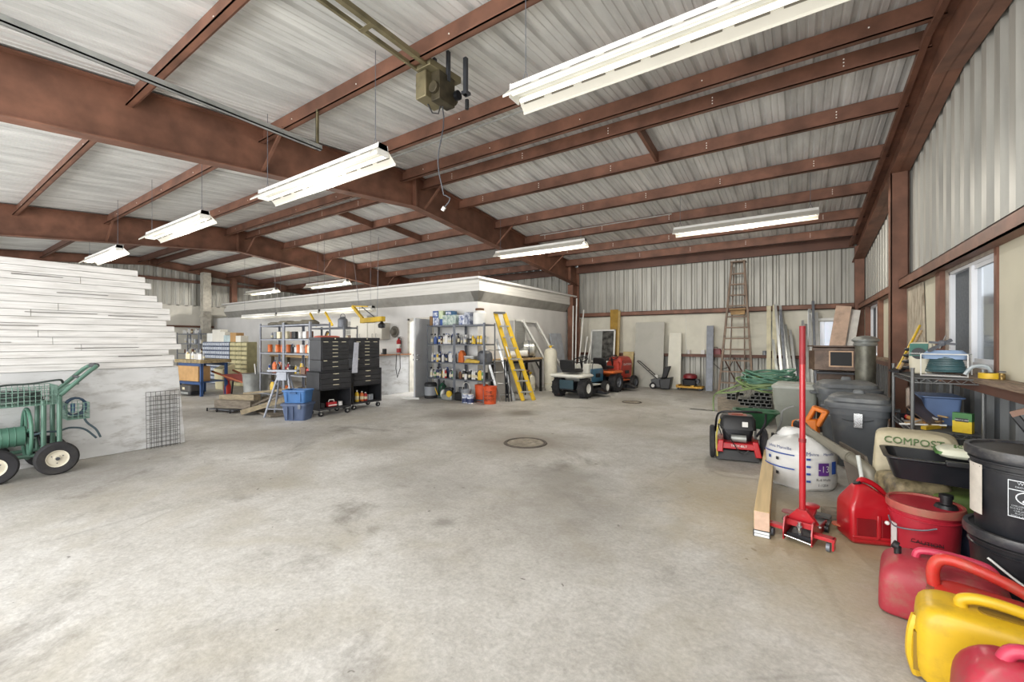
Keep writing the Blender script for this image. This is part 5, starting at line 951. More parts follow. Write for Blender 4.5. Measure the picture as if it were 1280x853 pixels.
# ---- wire shelving
wire=mat('wire_chrome','#8d8f90',.3,.8,.1,8)
WX0,WX1,WY0,WY1=.86,1.3,5.15,6.05
t=thing('wire_shelving','chrome wire shelving unit against the dark metal wall below the windows','shelving unit',((WX0+WX1)/2,(WY0+WY1)/2,0)); hx,hy=(WX1-WX0)/2,(WY1-WY0)/2
for sx in (-1,1):
    for sy in (-1,1): B('post',M().cyl((sx*hx,sy*hy,0),(sx*hx,sy*hy,1.2),.014,n=10).cyl((sx*hx,sy*hy,1.2),(sx*hx,sy*hy,1.21),.017,n=10),wire,t)
for z in (.15,.65,1.12):
    m=M(); 
    for a in (-1,1): m.cyl((a*hx,-hy,z),(a*hx,hy,z),.006,n=6).cyl((a*hx,-hy,z-.04),(a*hx,hy,z-.04),.006,n=6).cyl((-hx,a*hy,z),(hx,a*hy,z),.006,n=6).cyl((-hx,a*hy,z-.04),(hx,a*hy,z-.04),.006,n=6)
    for k in range(30): y=-hy+2*hy*k/29; m.cyl((-hx,y,z),(hx,y,z),.003,n=4)
    for k in range(12):
        y=-hy+2*hy*k/12; m.bar((-hx,y,z),(-hx,y+hy/12,z-.04),.004,.004).bar((-hx,y+hy/12,z-.04),(-hx,y+hy/6,z),.004,.004)
    for k in range(5):
        x=-hx+2*hx*k/5; m.bar((x,-hy,z),(x+hx/5,-hy,z-.04),.004,.004).bar((x+hx/5,-hy,z-.04),(x+hx*2/5,-hy,z),.004,.004)
    B('wire_shelf',m,wire,t)
# top shelf contents
t=bag('plant_food_bag','white bag with a green and black printed panel standing on the wire shelf top',(1.0,5.62,1.13),-.5,.17,.09,.31,mat('bag_white','#cfc9b4',.5,0,.08),sub=1); B('green_panel',M().cb((-.002,-.05,.235),(.135,.004,.12),(-.12,0,0)),mat('print_teal','#2f6a5e',.5),t); B('black_oval',M().wheel((0,-.056,.2),(0,1,0),.055,.004,[(.01,-.5),(1,-.5),(1,.5),(.01,.5)],20),black,t); text('MIRACLE-GRO',.02,white,t,loc=(0,-.061,.2),rot=(pi/2,0,0))
t=thing('wire_basket','white wire basket holding coiled hoses on the wire shelf top','basket',(1.13,5.42,1.13),-.35); m=M()
for z in (.005,.2): m.tube([(-.15,-.1,z),(.15,-.1,z),(.15,.1,z),(-.15,.1,z)],.005,5,True)
for x in (-.15,.15):
    for y in (-.1,.1): m.cyl((x,y,0),(x,y,.2),.005,n=5)
B('wire_frame',m,white,t)
t=thing('hose_coil','dark teal hose coiled inside the white wire basket','hose',(1.13,5.42,1.15),-.35); pts=[((.13-.005*(k//20))*math.cos(2*pi*k/20),(.085-.004*(k//20))*math.sin(2*pi*k/20),.015+.0045*k/20*4) for k in range(20*8)]; B('coil',M().tube(pts,.012,6),mat('hose_teal','#3c5b60',.4,0,.2,6),t)
solo('blue_towel',M().rloft([(0,.14,.09),(.04,.15,.1),(.08,.11,.07)],.04),mat('pale_blue_cloth','#8fa6c6',.8,0,.12,6,.2),'pale blue cloth heaped over the coiled hose','cloth',loc=(1.13,5.45,1.285),rz=-.3)
t=thing('clamp','grey metal clamp resting on the pale blue cloth','clamp',(1.1,5.4,1.36),.3); B('jaw',M().bar((-.1,0,0),(.08,.02,.1),.02,.025).bar((-.08,.03,.08),(.1,0,.06),.018,.02).sph((0,.0,.07),.03,8),steel,t); B('screw',M().cyl((-.02,0,.02),(.03,0,.14),.007,n=6),chrome,t)
solo('hose_coil',M().tube([((.16-.01*(k//18))*math.cos(2*pi*k/18),(.12-.01*(k//18))*math.sin(2*pi*k/18),.015+.0035*k) for k in range(18*4)],.014,6),mat('hose_black','#2b2e31',.45),'black hose coiled at the far end of the wire shelf top','hose',loc=(1.06,5.87,1.13))
for i,(y,c,mt_) in enumerate(((6.0,'yellow handled',yellow),(5.92,'brown handled',wood),(6.08,'dark handled',ow_))):
    t=thing('garden_tool',f'{c} garden tool leaning at the far end of the wire shelf','garden tool'); B('handle',M().cyl((.86,y-.12,1.14),(1.12,y+.35,1.62-.06*i),.012,n=8),mt_,t); B('head',M().bar((.83,y-.18,1.14),(.9,y-.06,1.16),.06,.02),blackm,t)
t=thing('tape_roll','yellow strap roll lying on the window sill by the near window','strap',(1.3,5.0,1.146)); B('roll',M().cyl((0,0,0),(0,0,.045),.07,n=18),yellow,t); B('hub',M().cyl((0,0,.045),(0,0,.05),.03,n=12),black,t); 
t=thing('hose_valve','small brass valve on the sill beside the yellow strap','valve',(1.33,4.88,1.146)); B('body',M().cyl((0,0,0),(0,0,.05),.018).cyl((0,-.03,.03),(0,.03,.03),.01),mat('brass','#8c7444',.35,.7),t); B('wheel',M().cyl((0,0,.06),(0,0,.068),.022),dsteel,t)
t=thing('watering_hose','clear elbow hose hooked over the wire shelf corner','hose',(1.3,5.2,1.14)); B('hose',M().tube(spline([(-.1,0,.02),(-.05,0,.09),(.03,-.02,.09),(.05,-.05,.0),(.04,-.06,-.05)]),.015,7),mat('clear_hose','#a9b3b8',.3),t)
# middle shelf contents
t=thing('plastic_bin','blue grey plastic bin at the back of the middle wire shelf','bin',(1.14,5.75,.655),.0); B('tub',M().rloft([(0,.11,.17),(.25,.13,.2),(.26,.15,.22),(.27,.15,.22)],.03),mat('bin_blue','#6178a0',.5,0,.1),t)
t=solo('metal_tray',M().hexa([(-.16,-.2,0),(.16,-.2,.0),(.16,.2,.0),(-.16,.2,.0),(-.16,-.2,.01),(.16,-.2,.01),(.16,.2,.01),(-.16,.2,.01)]).box(-.16,-.15,-.2,.2,.0,.04).box(.15,.16,-.2,.2,0,.04),mat('brown_tray','#6d5b4f',.4,.2,.2),'brown metal tray tilted on the middle wire shelf','tray',loc=(.98,5.5,.80)); t.rotation_euler=(.5,.75,.2)
t=solo('dish_rack_tray',M().box(-.12,.12,-.15,.15,0,.012).box(-.12,-.11,-.15,.15,0,.03),mat('grey_tray','#8a8986',.4,.2),'grey tray lying under the tilted brown tray','tray',loc=(.98,5.75,.66)); 
t=thing('hammer','wooden hammer with a red collar lying on the middle wire shelf','hammer',(.93,5.6,.68),1.9); B('handle',M().cyl((-.22,0,0),(.1,0,.02),.02,n=8),mat('orange_wood','#b98345',.6),t); B('head',M().cyl((.1,-.06,.02),(.1,.06,.02),.03),blackm,t); B('collar',M().cyl((.05,0,.015),(.085,0,.02),.023,n=8),red,t)
t=thing('plant_food_box','green and yellow plant food box on the middle wire shelf','box',(1.2,5.24,.655),-.5); B('carton',M().box(-.06,.06,-.03,.03,0,.1),mat('bright_yellow','#e3c31e',.5,0,.08,9,dirt=.3,dirtcol='#a3402a',dscale=20),t); B('green_top',M().box(-.0605,.0605,-.0305,.0305,.1,.17),mat('box_green','#3d7a3f',.5),t); B('black_oval',M().cb((0,-.032,.11),(.08,.003,.03)),black,t); text('MIRACLE-GRO',.013,white,t,loc=(0,-.035,.11),rot=(pi/2,0,0))
for k in range(6): solo('wood_stick',M().bar((-.15,0,0),(.17,.02*k,.02),.014,.014),wood if k%2 else white,'thin wooden stick scattered on the middle wire shelf','stick',group='sticks on the middle wire shelf',loc=(.95+.03*k,5.35+.06*k,.67+.014*k),rz=.4*k)
t=solo('yellow_level',M().box(-.14,.14,-.02,.02,0,.03),yellow,'yellow level lying on the middle wire shelf beside the plant food box','level',loc=(1.03,5.32,.655),rz=.9)
t=thing('plant_pot','black plastic plant pot lying on its side below the wire shelf','plant pot',(1.12,5.25,.30)); B('pot',M(Matrix.Rotation(2.2,4,'X')@Matrix.Rotation(.5,4,'Y')).lathe([(.09,.1),(.1,.1),(.1,.08),(.075,-.1),(.001,-.1)],n=20,cap=False),black,t)
solo('tote_dark',M().rloft([(0,.17,.2),(.28,.19,.24),(.3,.2,.25)],.04),black,'large black tub on the lowest wire shelf','tub',loc=(1.06,5.77,.155))
for i,(x,y,z,l) in enumerate(((1.1,5.93,.66,'dark box at the far end of the middle wire shelf'),)): solo('storage_box',M().box(-.14,.14,-.1,.1,0,.2),black,l,'box',loc=(x,y,z))
# ================= LEFT SIDE
grn=mat('cart_green','#587a6c',.4,.1,.12,5,dirt=.35,dirtcol='#3e5a50'); grn2=mat('reel_green','#507a69',.45,0,.12,5); rimw=mat('rim_cream','#d5cfbd',.5,0,.06,6,dirt=.2)
# hose reel cart: local x along wall (towards far), local y away from the wall
t=thing('hose_reel_cart','green four wheeled hose reel cart parked against the white plank wall','hose cart',(-7.2,0.0,0),0)
# world aligned: x offset 0 = near wall side ; cart spans y .35..1.25
WR=.175
for (x,y,n_) in ((.52,1.06,0),(-.02,1.06,0),(.52,.62,1),(-.02,.62,1)):
    w=B('wheel',M().wheel((x,y,WR),(1,0,0),WR,.085,[(.5,-.4),(.62,-.5),(.9,-.5),(1,-.28),(1,.28),(.9,.5),(.62,.5),(.5,.4)],30),rubber,t)
    B('rim',M().wheel((x,y,WR),(1,0,0),WR*.52,.07,[(.01,.5),(.3,.5),(.34,.3),(.86,.3),(.92,.55),(1,.6),(1,-.55),(.01,-.3)],24),rimw,w)
    B('hub_nut',M().cyl((x+.03,y,WR),(x+.055,y,WR),.018,n=8),dsteel,w); 
    m=M(); 
    for k in range(3): a=k*2*pi/3+.5; m.cyl((x+.022,y+.05*math.cos(a),WR+.05*math.sin(a)),(x+.026,y+.05*math.cos(a),WR+.05*math.sin(a)),.006,n=6)
    B('rim_bolt',m,dsteel,w)
B('axle',M().cyl((-.05,1.06,WR),(.55,1.06,WR),.012).cyl((-.05,.62,WR),(.55,.62,WR),.012),grn,t)
fr=M()
for x in (.06,.40): fr.tube([(x,.5,.22),(x,1.16,.22)],.02,10)
fr.tube([(.06,.5,.22),(.4,.5,.22)],.02,10).tube([(.06,1.1,.22),(.4,1.1,.22)],.02,10); B('base_frame',fr,grn,t)
hb=M()
for x in (.06,.40): hb.tube(spline([(x,1.1,.22),(x,1.1,.8),(x,1.12,.86),(x,1.36,1.12)],5),.022,10)
hb.tube(spline([(.06,1.36,1.12),(.08,1.4,1.15),(.2,1.41,1.16),(.38,1.4,1.15),(.4,1.36,1.12)],4),.022,10); B('push_handle',hb,grn,t); B('handle_grip',M().cyl((.12,1.412,1.16),(.34,1.412,1.16),.028).tube([(.06,1.27,1.03),(.4,1.27,1.03)],.016,8),dsteel,t)
B('upright',M().tube([(.06,.98,.22),(.06,.98,.8)],.02,10).tube([(.4,.98,.22),(.4,.98,.8)],.022,10).tube([(.06,.3,.22),(.06,.3,.8)],.02,8),grn,t)
B('drum',M().cyl((.23,.2,.42),(.23,.86,.42),.105,n=28),grn2,t)
dr=M()
for k in range(12): y=.24+k*.05; dr.tube([(.23+.107*math.cos(a),y,.42+.107*math.sin(a)) for a in [2*pi*j/20 for j in range(20)]],.004,5,True)
B('drum_ribs',dr,grn2,t)
for y in (.88,.2):
    m=M().tube([(.23+.27*math.cos(a),y,.44+.27*math.sin(a)) for a in [2*pi*j/36 for j in range(36)]],.016,8,True)
    for a in (.4,1.97,3.54,5.1): m.tube([(.23,y,.44),(.23+.26*math.cos(a),y,.44+.26*math.sin(a))],.012,6)
    B('reel_flange',m,grn2,t)
B('crank',M().cyl((.23,.88,.42),(.23,.96,.42),.03).tube([(.23,.96,.42),(.3,.97,.3),(.3,1.05,.28)],.012,8),blackm,t)
m=M()
def basket(m,x0,x1,y0,y1,z0,z1,st):
    for z in [z0+(z1-z0)*k/4 for k in range(5)]: m.tube([(x0,y0,z),(x1,y0,z),(x1,y1,z),(x0,y1,z)],.0035,4,True)
    n=int((y1-y0)/st)
    for k in range(n+1):
        y=y0+(y1-y0)*k/n
        for x in (x0,x1): m.cyl((x,y,z0),(x,y,z1),.003,n=4)
        m.cyl((x0,y,z0),(x1,y,z0),.003,n=4)
    n=int((x1-x0)/st)
    for k in range(n+1):
        x=x0+(x1-x0)*k/n
        for y in (y0,y1): m.cyl((x,y,z0),(x,y,z1),.003,n=4)
        m.cyl((x,y0,z0),(x,y1,z0),.003,n=4)
basket(m,.04,.44,.1,1.08,.76,.96,.04); B('wire_basket',m,mat('basket_green','#6d8d80',.5,.1),t)
m=M(); basket(m,.1,.4,1.16,1.34,.56,.74,.04); B('side_basket',m,mat('basket_green','#6d8d80',.5,.1),t)
B('supply_hose',M().tube(spline([(.3,.9,.42),(.35,1.0,.45),(.34,1.1,.44),(.32,1.2,.46),(.3,1.32,.42),(.3,1.42,.3)]),.011,7).tube(spline([(.28,1.3,.62),(.28,1.34,.5),(.28,1.42,.4),(.28,1.46,.3)]),.011,7),mat('hose_slate','#3d5059',.5),t)
for i,(y,x,c,l) in enumerate(((.45,.3,orr,'orange pruning tool lying in the cart wire basket'),)):
    q=thing('garden_tool',l,'tool',(-7.2+x,y,.77)); B('body',M().box(-.03,.03,-.14,.12,0,.08),c,q,bev=.015); B('handle',M().tube([(0,.1,.05),(0,.2,.12),(0,.26,.1)],.014,8),black,q)
q=thing('garden_hose','black and green hose heaped in the cart wire basket','garden hose',(-6.95,.8,.775)); B('hose',M().tube([((.12)*math.cos(k*.42),(.2-.01*(k//15))*math.sin(k*.42),.015+.002*k) for k in range(60)],.013,6).tube(spline([(.1,-.1,.1),(.05,-.3,.14),(0,-.1,.2),(.05,.1,.21),(.1,.3,.24),(.0,.35,.2)]),.012,6),mat('hose_dark','#343f3c',.5),q)
q=thing('sprinkler','yellow and grey sprinkler head standing in the cart basket','sprinkler',(-6.95,.5,.775)); B('base',M().box(-.03,.03,-.04,.04,0,.02),dsteel,q); B('riser',M().cyl((0,0,.02),(0,0,.2),.015),mat('dull_brass','#a38f55',.5,.3),q); B('head',M().cyl((-.02,-.03,.2),(.02,.04,.22),.02).sph((0,0,.19),.03,8),yellow,q)
q=thing('garden_hose','dark blue thin hose coiled in the side basket at the cart handle','garden hose',(-6.95,1.25,.57)); B('hose',M().tube([(.05*math.sin(k*.07),(.085)*math.cos(k*.4),.12+.1*math.sin(k*.4)+.0*k) for k in range(64)],.011,6),mat('hose_navy','#2f4459',.45),q); B('nozzle',M().cyl((0,-.02,.05),(0,-.02,.16),.02),mat('nozzle_blue','#3b5c8a',.4),q)
q=thing('garden_shears','green handled shears lying at the handle end of the cart basket','shears',(-6.98,1.0,.8)); B('blades',M().bar((0,-.12,0),(0,.1,.05),.02,.006),galv,q); B('handles',M().tube([(.03,.1,.05),(.05,.2,.14),(0,.28,.15),(-.05,.2,.14),(-.03,.1,.05)],.01,6),grn,q)
# wire mesh panel leaning on the wall end
t=thing('wire_mesh_panel','rusty wire mesh panel leaning on the end of the white wall','mesh panel',(-7.2,2.14,0)); m=M()
for l_,(y0,y1,H_,dx) in enumerate(((-.17,.2,.76,0),(-.14,.16,.7,.03))):
    for k in range(13): z=.02+(H_-.02)*k/12; m.cyl((-.0+dx-.05*z,y0,z),(-.0+dx-.05*z,y1,z),.0028,n=4)
    for k in range(8): y=y0+(y1-y0)*k/7; m.cyl((dx,y,.0),(dx-.05*H_,y,H_),.0028,n=4)
B('mesh',m,mat('mesh_grey','#5d5c5a',.5,.4,.2),t)
# ---- blue totes and tool chests
bt=mat('tote_blue','#3f6ea6',.45,0,.1,5); bn=mat('tote_navy','#4b5a78',.5,0,.1,5)
t=thing('storage_tote','bright blue storage tote on top of the slate blue tote','tote',(-7.66,4.3,.32),.55); B('body',M().rloft([(0,.19,.14),(.2,.21,.16),(.205,.225,.175),(.235,.225,.175),(.235,.205,.155),(.02,.18,.13)],.04),bt,t); B('handle',M().box(-.06,.06,-.185,-.165,.17,.2),mat('tote_blue_dark','#2f5788',.45),t,bev=.004)
B('rib',M().box(-.13,-.12,-.168,-.15,.02,.19).box(.12,.13,-.168,-.15,.02,.19),bt,t)
t=thing('storage_tote','slate blue lidded storage tote on the floor under the bright blue one','tote',(-7.66,4.3,0),.55); B('body',M().rloft([(0,.19,.15),(.27,.225,.18)],.05),bn,t); B('lid',M().rloft([(.27,.24,.195),(.305,.24,.195),(.315,.22,.18)],.04),bn,t); B('latch',M().box(.1,.15,-.205,-.19,.22,.3),steel,t); B('rib',M().box(-.1,-.09,-.2,-.17,.02,.26).box(.0,.01,-.2,-.17,.02,.26),bn,t)
pull=mat('drawer_pull_glow','#d9d3b8',.35,.3,.05,6,emit=.12); tb=mat('chest_black','#35363a',.4,.2,.12,8); tbi=mat('chest_inside','#131417',.8)  # pulls carry a little emission to look brighter
def chest(label,loc,rz,W,shelf_side=True):
    t=thing('tool_chest',label,'tool chest',loc,rz); w=W/2; D=.46
    m=M().box(-w,w,0,D,.12,.15).box(-w,-w+.02,0,D,.15,.86).box(w-.02,w,0,D,.15,.86).box(-w,w,D-.01,D,.15,.86).box(-w,w,0,D,.84,.86).box(-w,w,0,D,.5,.515); B('cabinet',m,tb,t)
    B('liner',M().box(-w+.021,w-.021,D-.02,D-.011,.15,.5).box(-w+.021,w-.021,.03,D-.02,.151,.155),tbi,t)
    for i,(z0,z1) in enumerate(((.52,.62),(.62,.72),(.72,.835))):
        d=B('drawer',M().box(-w+.022,w-.022,-.012,.4,z0+.003,z1-.003),tb,t,bev=.002); B('pull',M().box(-.06,.06,-.022,-.012,z1-.03,z1-.018),pull,d)
    B('middle_chest',M().box(-w+.05,w-.03,.03,D-.02,.86,1.08),tb,t,bev=.004); B('top_chest',M().box(-w+.05,w-.03,.03,D-.02,1.085,1.47),tb,t,bev=.004); B('top_lid',M().box(-w+.045,w-.025,.02,D-.01,1.47,1.52),tb,t,bev=.006)
    for i,(z0,z1) in enumerate(((.88,.97),(.97,1.06),(1.1,1.17),(1.17,1.24),(1.24,1.31),(1.31,1.38),(1.38,1.455))):
        d=B('drawer',M().box(-w+.07,w-.05,.016,.3,z0+.003,z1-.003),tb,t,bev=.002); B('pull',M().box(-.055,.055,.006,.016,z1-.028,z1-.016),pull,d)
        if i==6: B('pull',M().box(-w+.1,-w+.19,.006,.016,z1-.028,z1-.016).box(w-.2,w-.11,.006,.016,z1-.028,z1-.016),pull,d)
    B('badge',M().box(-w+.1,-w+.17,.012,.016,1.06,1.075).box(-.02,.02,-.014,-.01,.8,.815).cyl((0,.01,1.495),(0,.02,1.495),.012),pull,t)
    for x in (-w+.06,w-.06):
        for y in (.05,D-.05):
            c=B('caster',M().wheel((x,y,.05),(0,1,0),.05,.03,[(.3,-.5),(1,-.5),(1,.5),(.3,.5)],16),blackm,t); B('caster_fork',M().box(x-.02,x+.02,y-.025,y+.025,.09,.12).cyl((x,y-.02,.05),(x,y+.02,.05),.02),chrome,c)
    return t
RZ1=math.atan2(.52,.3)
# fronts face the camera
ang=pi/2-.03
t1=chest('black rolling tool chest directly behind the blue totes',(-7.5,4.96,0),ang,.68)
t2=chest('black rolling tool chest on the right, nearer the half wall',(-7.68,5.84,0),ang,.72)
def at_(t,x,y,z):
    c_,s_=math.cos(t.rotation_euler.z),math.sin(t.rotation_euler.z); return (t.location.x+c_*x-s_*y,t.location.y+s_*x+c_*y,z)
for k,(x,c) in enumerate(((-.18,'yellow'),(-.06,'orange'),(.03,'red'))): p=at_(t2,x,.12,.156); put('bottle',p[0],p[1],p[2],c,'in the open bay of the right tool chest','',r=.042,h=.24-.03*k)
for k,x in enumerate((.1,.16,.22)): p=at_(t2,x,.15,.156); put('can',p[0],p[1],p[2],'grey','in the open bay of the right tool chest','grey cans in the right tool chest',r=.03,h=.12)
p=at_(t1,.0,.15,.156); q=thing('jumper_pack','red and white power pack in the open bay of the left tool chest','power pack',p,ang); B('case',M().box(-.09,.09,-.05,.05,0,.09),red,q,bev=.01); B('strip',M().box(-.09,.09,-.055,-.05,.02,.04),white,q); B('handle',M().tube([(-.06,0,.09),(-.05,0,.13),(.05,0,.13),(.06,0,.09)],.008),white,q)
p=at_(t1,.2,.16,.156); put('can',p[0],p[1],p[2],'white','in the open bay of the left tool chest','',r=.045,h=.08)
p=at_(t1,-.22,.16,.156); put('box',p[0],p[1],p[2],'black','in the open bay of the left tool chest','',r=.07,h=.09)
p=at_(t1,-.05,.22,1.522); q=solo('red_cloth',M().rloft([(0,.22,.12),(.02,.23,.12),(.035,.16,.08)],.05),mat('faded_red_cloth','#c46a5a',.8,0,.1),'faded red cloth spread on the left tool chest top','cloth',loc=p,rz=ang)
p=at_(t1,.34,.02,.82); q=solo('cardboard_strip',M().hexa([(-.06,-.01,0),(.06,-.01,0),(.06,.01,0),(-.06,.01,0),(.0,.0,.62),(.1,.0,.62),(.1,.02,.62),(.0,.02,.62)]),mat('pale_card','#b4b7c2',.6,0,.1,20),'pale striped board wedged between the two black tool chests','board',loc=(p[0]+.02,p[1]+.08,.8),rz=ang)
# ---- racks
lr=mat('rack_light','#8e929c',.4,.3,.1,9)
rack('shelving_unit','long grey steel rack with junk, left of the black tool chests',(-9.55,4.75,0),0,1.0,.45,1.84,[.3,.75,1.2,1.5,1.8],lr)
rack('shelving_unit','grey steel rack section touching the left tool chest side',(-8.54,4.75,0),0,1.0,.45,1.84,[.3,.75,1.2,1.5,1.8],lr)
rack('shelving_unit','grey steel rack standing behind the two black tool chests',(-10.2,6.45,0),.0,1.6,.4,1.84,[.3,.8,1.3,1.8],steel)
W1='on the upper shelf of the long grey rack'; 
row(-9.98,-8.1,4.95,1.502,'on the upper shelf of the long grey rack','clutter on the long grey rack',['box','can','box','bottle'],['cream','brown','grey','white','black'],hmax=.16,gap=.05)
row(-9.98,-8.1,4.95,1.202,'on the second shelf of the long grey rack','clutter on the long grey rack',['box','can','jug'],['orange','brown','orange','white','cream','black'],hmax=.2,gap=.04)
row(-9.98,-8.1,4.95,.752,'on the third shelf of the long grey rack','clutter on the long grey rack',['box','can','bottle','jug'],['yellow','orange','brown','grey','black','blue','red'],hmax=.3)
row(-9.98,-8.1,4.95,.302,'on the lowest shelf of the long grey rack','clutter on the long grey rack',['box','can','jug'],['brown','black','grey','yellow','orange'],hmax=.3)
row(-10.95,-9.45,6.6,1.302,'on the upper shelf of the rack behind the chests','clutter on the rack behind the tool chests',['bottle','can','can'],['grey','black','white','brown'],hmax=.22)
row(-10.95,-9.45,6.6,.802,'on the middle shelf of the rack behind the tool chests','clutter on the rack behind the tool chests',['box','can','jug'],['brown','black','yellow','red'],hmax=.25)
for i,(x,w_) in enumerate(((-9.75,.2),(-9.3,.24),(-8.85,.3),(-8.45,.2))):
    solo('cloth_bundle',M().rloft([(0,w_,.12),(.04,w_*1.02,.13),(.07+.02*(i%2),w_*.7,.09)],.08),mat('drab_cloth','#6f6a5e',.9,0,.2,7,.3),['flat grey bundle at the left end of the long rack top','second grey bundle along the long rack top','wide drab bundle in the middle of the long rack top','small drab bundle at the right end of the long rack top'][i],'bundle',loc=(x,4.97,1.802),rz=.1*i)
t=thing('metal_canister','grey metal canister on top of the rack behind the tool chests','canister',(-9.75,6.65,1.802)); B('body',M().lathe([(.001,0),(.12,0),(.12,.2),(.06,.26),(.06,.28)],n=18),steel,t); B('bail',M().tube([(-.12,0,.18)]+[(-.12*math.cos(a),0,.2+.16*math.sin(a)) for a in [pi*k/8 for k in range(1,8)]]+[(.12,0,.18)],.008),steel,t)
t=thing('cable_coil','brown and tan cable coils hanging on the rack behind the tool chests','cable',(-9.95,6.38,1.1)); 
for k in range(3): B('coil',M().tube([((.13-.02*k)*math.cos(a)+.05*(k-1),-.02*k,.3+(.3-.03*k)*math.sin(a)) for a in [2*pi*j/24 for j in range(24)]],.014,6,True),[black,PAL['brown'],yellow][k],t)
# far left: blue bench, cardboard, blower, drawers, tub
bb=mat('bench_blue','#2d4c7c',.45,.1,.1,6)
t=thing('blue_workbench','blue steel bench with a littered top beyond the end of the white wall','workbench',(-13.45,4.6,0),.1); 
for x in (-.55,.55):
    for y in (0,.6): B('leg',M().box(x-.03,x+.03,y-.03,y+.03,0,.85),bb,t)
B('frame',M().box(-.58,.58,-.03,.0,.78,.86).box(-.58,.58,-.03,.0,.3,.38).box(-.58,.58,.6,.63,.78,.86).box(-.58,.58,-.03,.63,.36,.38),bb,t); B('top',M().box(-.66,.66,-.08,.68,.87,.93).box(-.66,.66,-.08,.68,.93,.955),mat('bench_top','#a08f6b',.8,0,.3,9),t)
carton(-13.5,4.68,.385,1.0,.3,.4,.15,card,'big flat cardboard box on the blue bench shelf')
row(-14.0,-12.9,4.72,.957,'on the blue bench top','clutter on the blue bench',['bottle','can','box','jug'],['white','white','cream','yellow','grey'],hmax=.2)
t=thing('leaf_blower','black and grey machine on the floor under the blue bench','machine',(-13.45,4.6,0),.1); B('base',M().box(-.3,.3,-.15,.2,.03,.13),black,t,bev=.02); B('cover',M().rloft([(.13,.3,.16),(.28,.27,.15),(.3,.2,.1)],.06),mat('machine_dark','#3b3835',.5),t); B('panel',M().box(-.2,.2,-.155,-.15,.05,.11),galv,t); B('label_plate',M().box(-.06,.06,-.165,-.16,.17,.23),PAL['cream'],t); t.name='shop_machine'
t=thing('traffic_cone','red and orange fuel jug with a cap beside the blue bench leg','jug',(-13.0,5.3,0)); B('body',M().rloft([(0,.08,.07),(.2,.08,.07),(.3,.05,.05),(.36,.05,.05)],.03),mat('jug_red','#b8352e',.4),t); B('cap',M().rloft([(.36,.06,.05),(.48,.05,.05)],.02),orr,t); t.name='fuel_jug'
rack('shelving_unit','light grey rack behind the blue bench against the far left wall',(-20.5,6.9,0),.05,1.9,.5,1.8,[.3,.95,1.35,1.75],lr,posts=(0,.5,1))
for z,nm in ((1.752,'top'),(1.352,'upper shelf'),(.952,'middle shelf')): row(-21.3,-19.7,7.1,z,f'on the {nm} of the far left light grey rack','clutter on the far left rack',['box','can','jug','bottle'],['white','cream','white','grey','brown','white'],hmax=.24)
def drawers(name,label,loc,rz,W,D,H,nx,nz,mtf,mtd):
    t=thing(name,label,'drawer cabinet',loc,rz); m=M().box(-W/2,W/2,.03,D,0,H)
    for i in range(nx+1): x=-W/2+W*i/nx; m.box(x-.006,x+.006,0,.03,0,H)
    for k in range(nz+1): z=H*k/nz; m.box(-W/2,W/2,0,.03,max(0,z-.01),min(H,z+.01))
    B('case',m,mtf,t)
    for i in range(nx):
        for k in range(nz):
            B('drawer',M().box(-W/2+W*i/nx+.012,-W/2+W*(i+1)/nx-.012,-.01,.035,H*k/nz+.02,H*(k+1)/nz-.03),mtd,t)
    return t
drawers('parts_cabinet','left blue grey small parts cabinet beside the painted post',(-16.85,6.3,0),.05,.9,.3,1.42,6,10,mat('parts_slate','#5c6880',.5,.1),mat('parts_pale','#bdc4d0',.5))
drawers('parts_cabinet','second blue grey small parts cabinet, right of the first',(-15.9,6.33,0),.05,.9,.3,1.42,6,10,mat('parts_slate','#5c6880',.5,.1),mat('parts_pale','#c6ccd6',.5))
drawers('parts_cabinet','olive tan parts cabinet right of the two blue grey ones',(-14.85,6.37,0),.05,1.05,.3,1.42,3,10,mat('parts_olive','#8d8866',.6),mat('parts_tan','#c6bd93',.6))
for i,(x,w_,h_,c) in enumerate(((-13.7,.22,.3,'white'),(-13.2,.28,.42,'cream'),(-12.75,.2,.34,'cream'),(-12.35,.26,.22,'teal'),(-11.95,.2,.3,'brown'),(-11.6,.16,.2,'cream'))):
    carton(x-3.3,6.5,1.42,w_*1.6,.25,h_,.15,[white,cream,cream,mat('pale_teal','#b5c6c9',.6),card,cream][i],['white carton at the left end on the parts cabinets','tall cream carton second from the left on the parts cabinets','cream carton in the middle of the parts cabinet tops','pale teal carton on the parts cabinet tops','brown carton toward the right of the parts cabinet tops','small cream carton at the right end of the parts cabinet tops'][i])
t=thing('waste_bin','cream plastic bin with an angled opening in front of the parts cabinets','bin',(-14.3,5.75,0),.1); B('body',M().hexa([(-.2,-.15,0),(.2,-.15,0),(.2,.15,0),(-.2,.15,0),(-.25,-.18,.62),(.25,-.18,.62),(.25,.18,.78),(-.25,.18,.78)]),mat('bin_cream','#ddd3ac',.5,0,.06),t,bev=.02); B('opening',M().box(-.17,.2,-.19,-.18,.62,.64).hexa([(-.2,-.175,.63),(.2,-.175,.63),(.2,.16,.77),(-.2,.16,.77),(-.2,-.175,.635),(.2,-.175,.635),(.2,.16,.775),(-.2,.16,.775)]),mat('bin_inner','#8b8770',.7),t)
t=thing('wheelbarrow','rust red wheelbarrow tray between the blue bench and the metal tub','wheelbarrow',(-12.3,5.45,0),.15); B('tray',M().hexa([(-.45,-.2,.4),(.3,-.2,.34),(.3,.2,.34),(-.45,.2,.4),(-.6,-.28,.55),(.4,-.28,.6),(.4,.28,.6),(-.6,.28,.55)]),mat('barrow_red','#7b3a34',.5,.1,.15),t); 
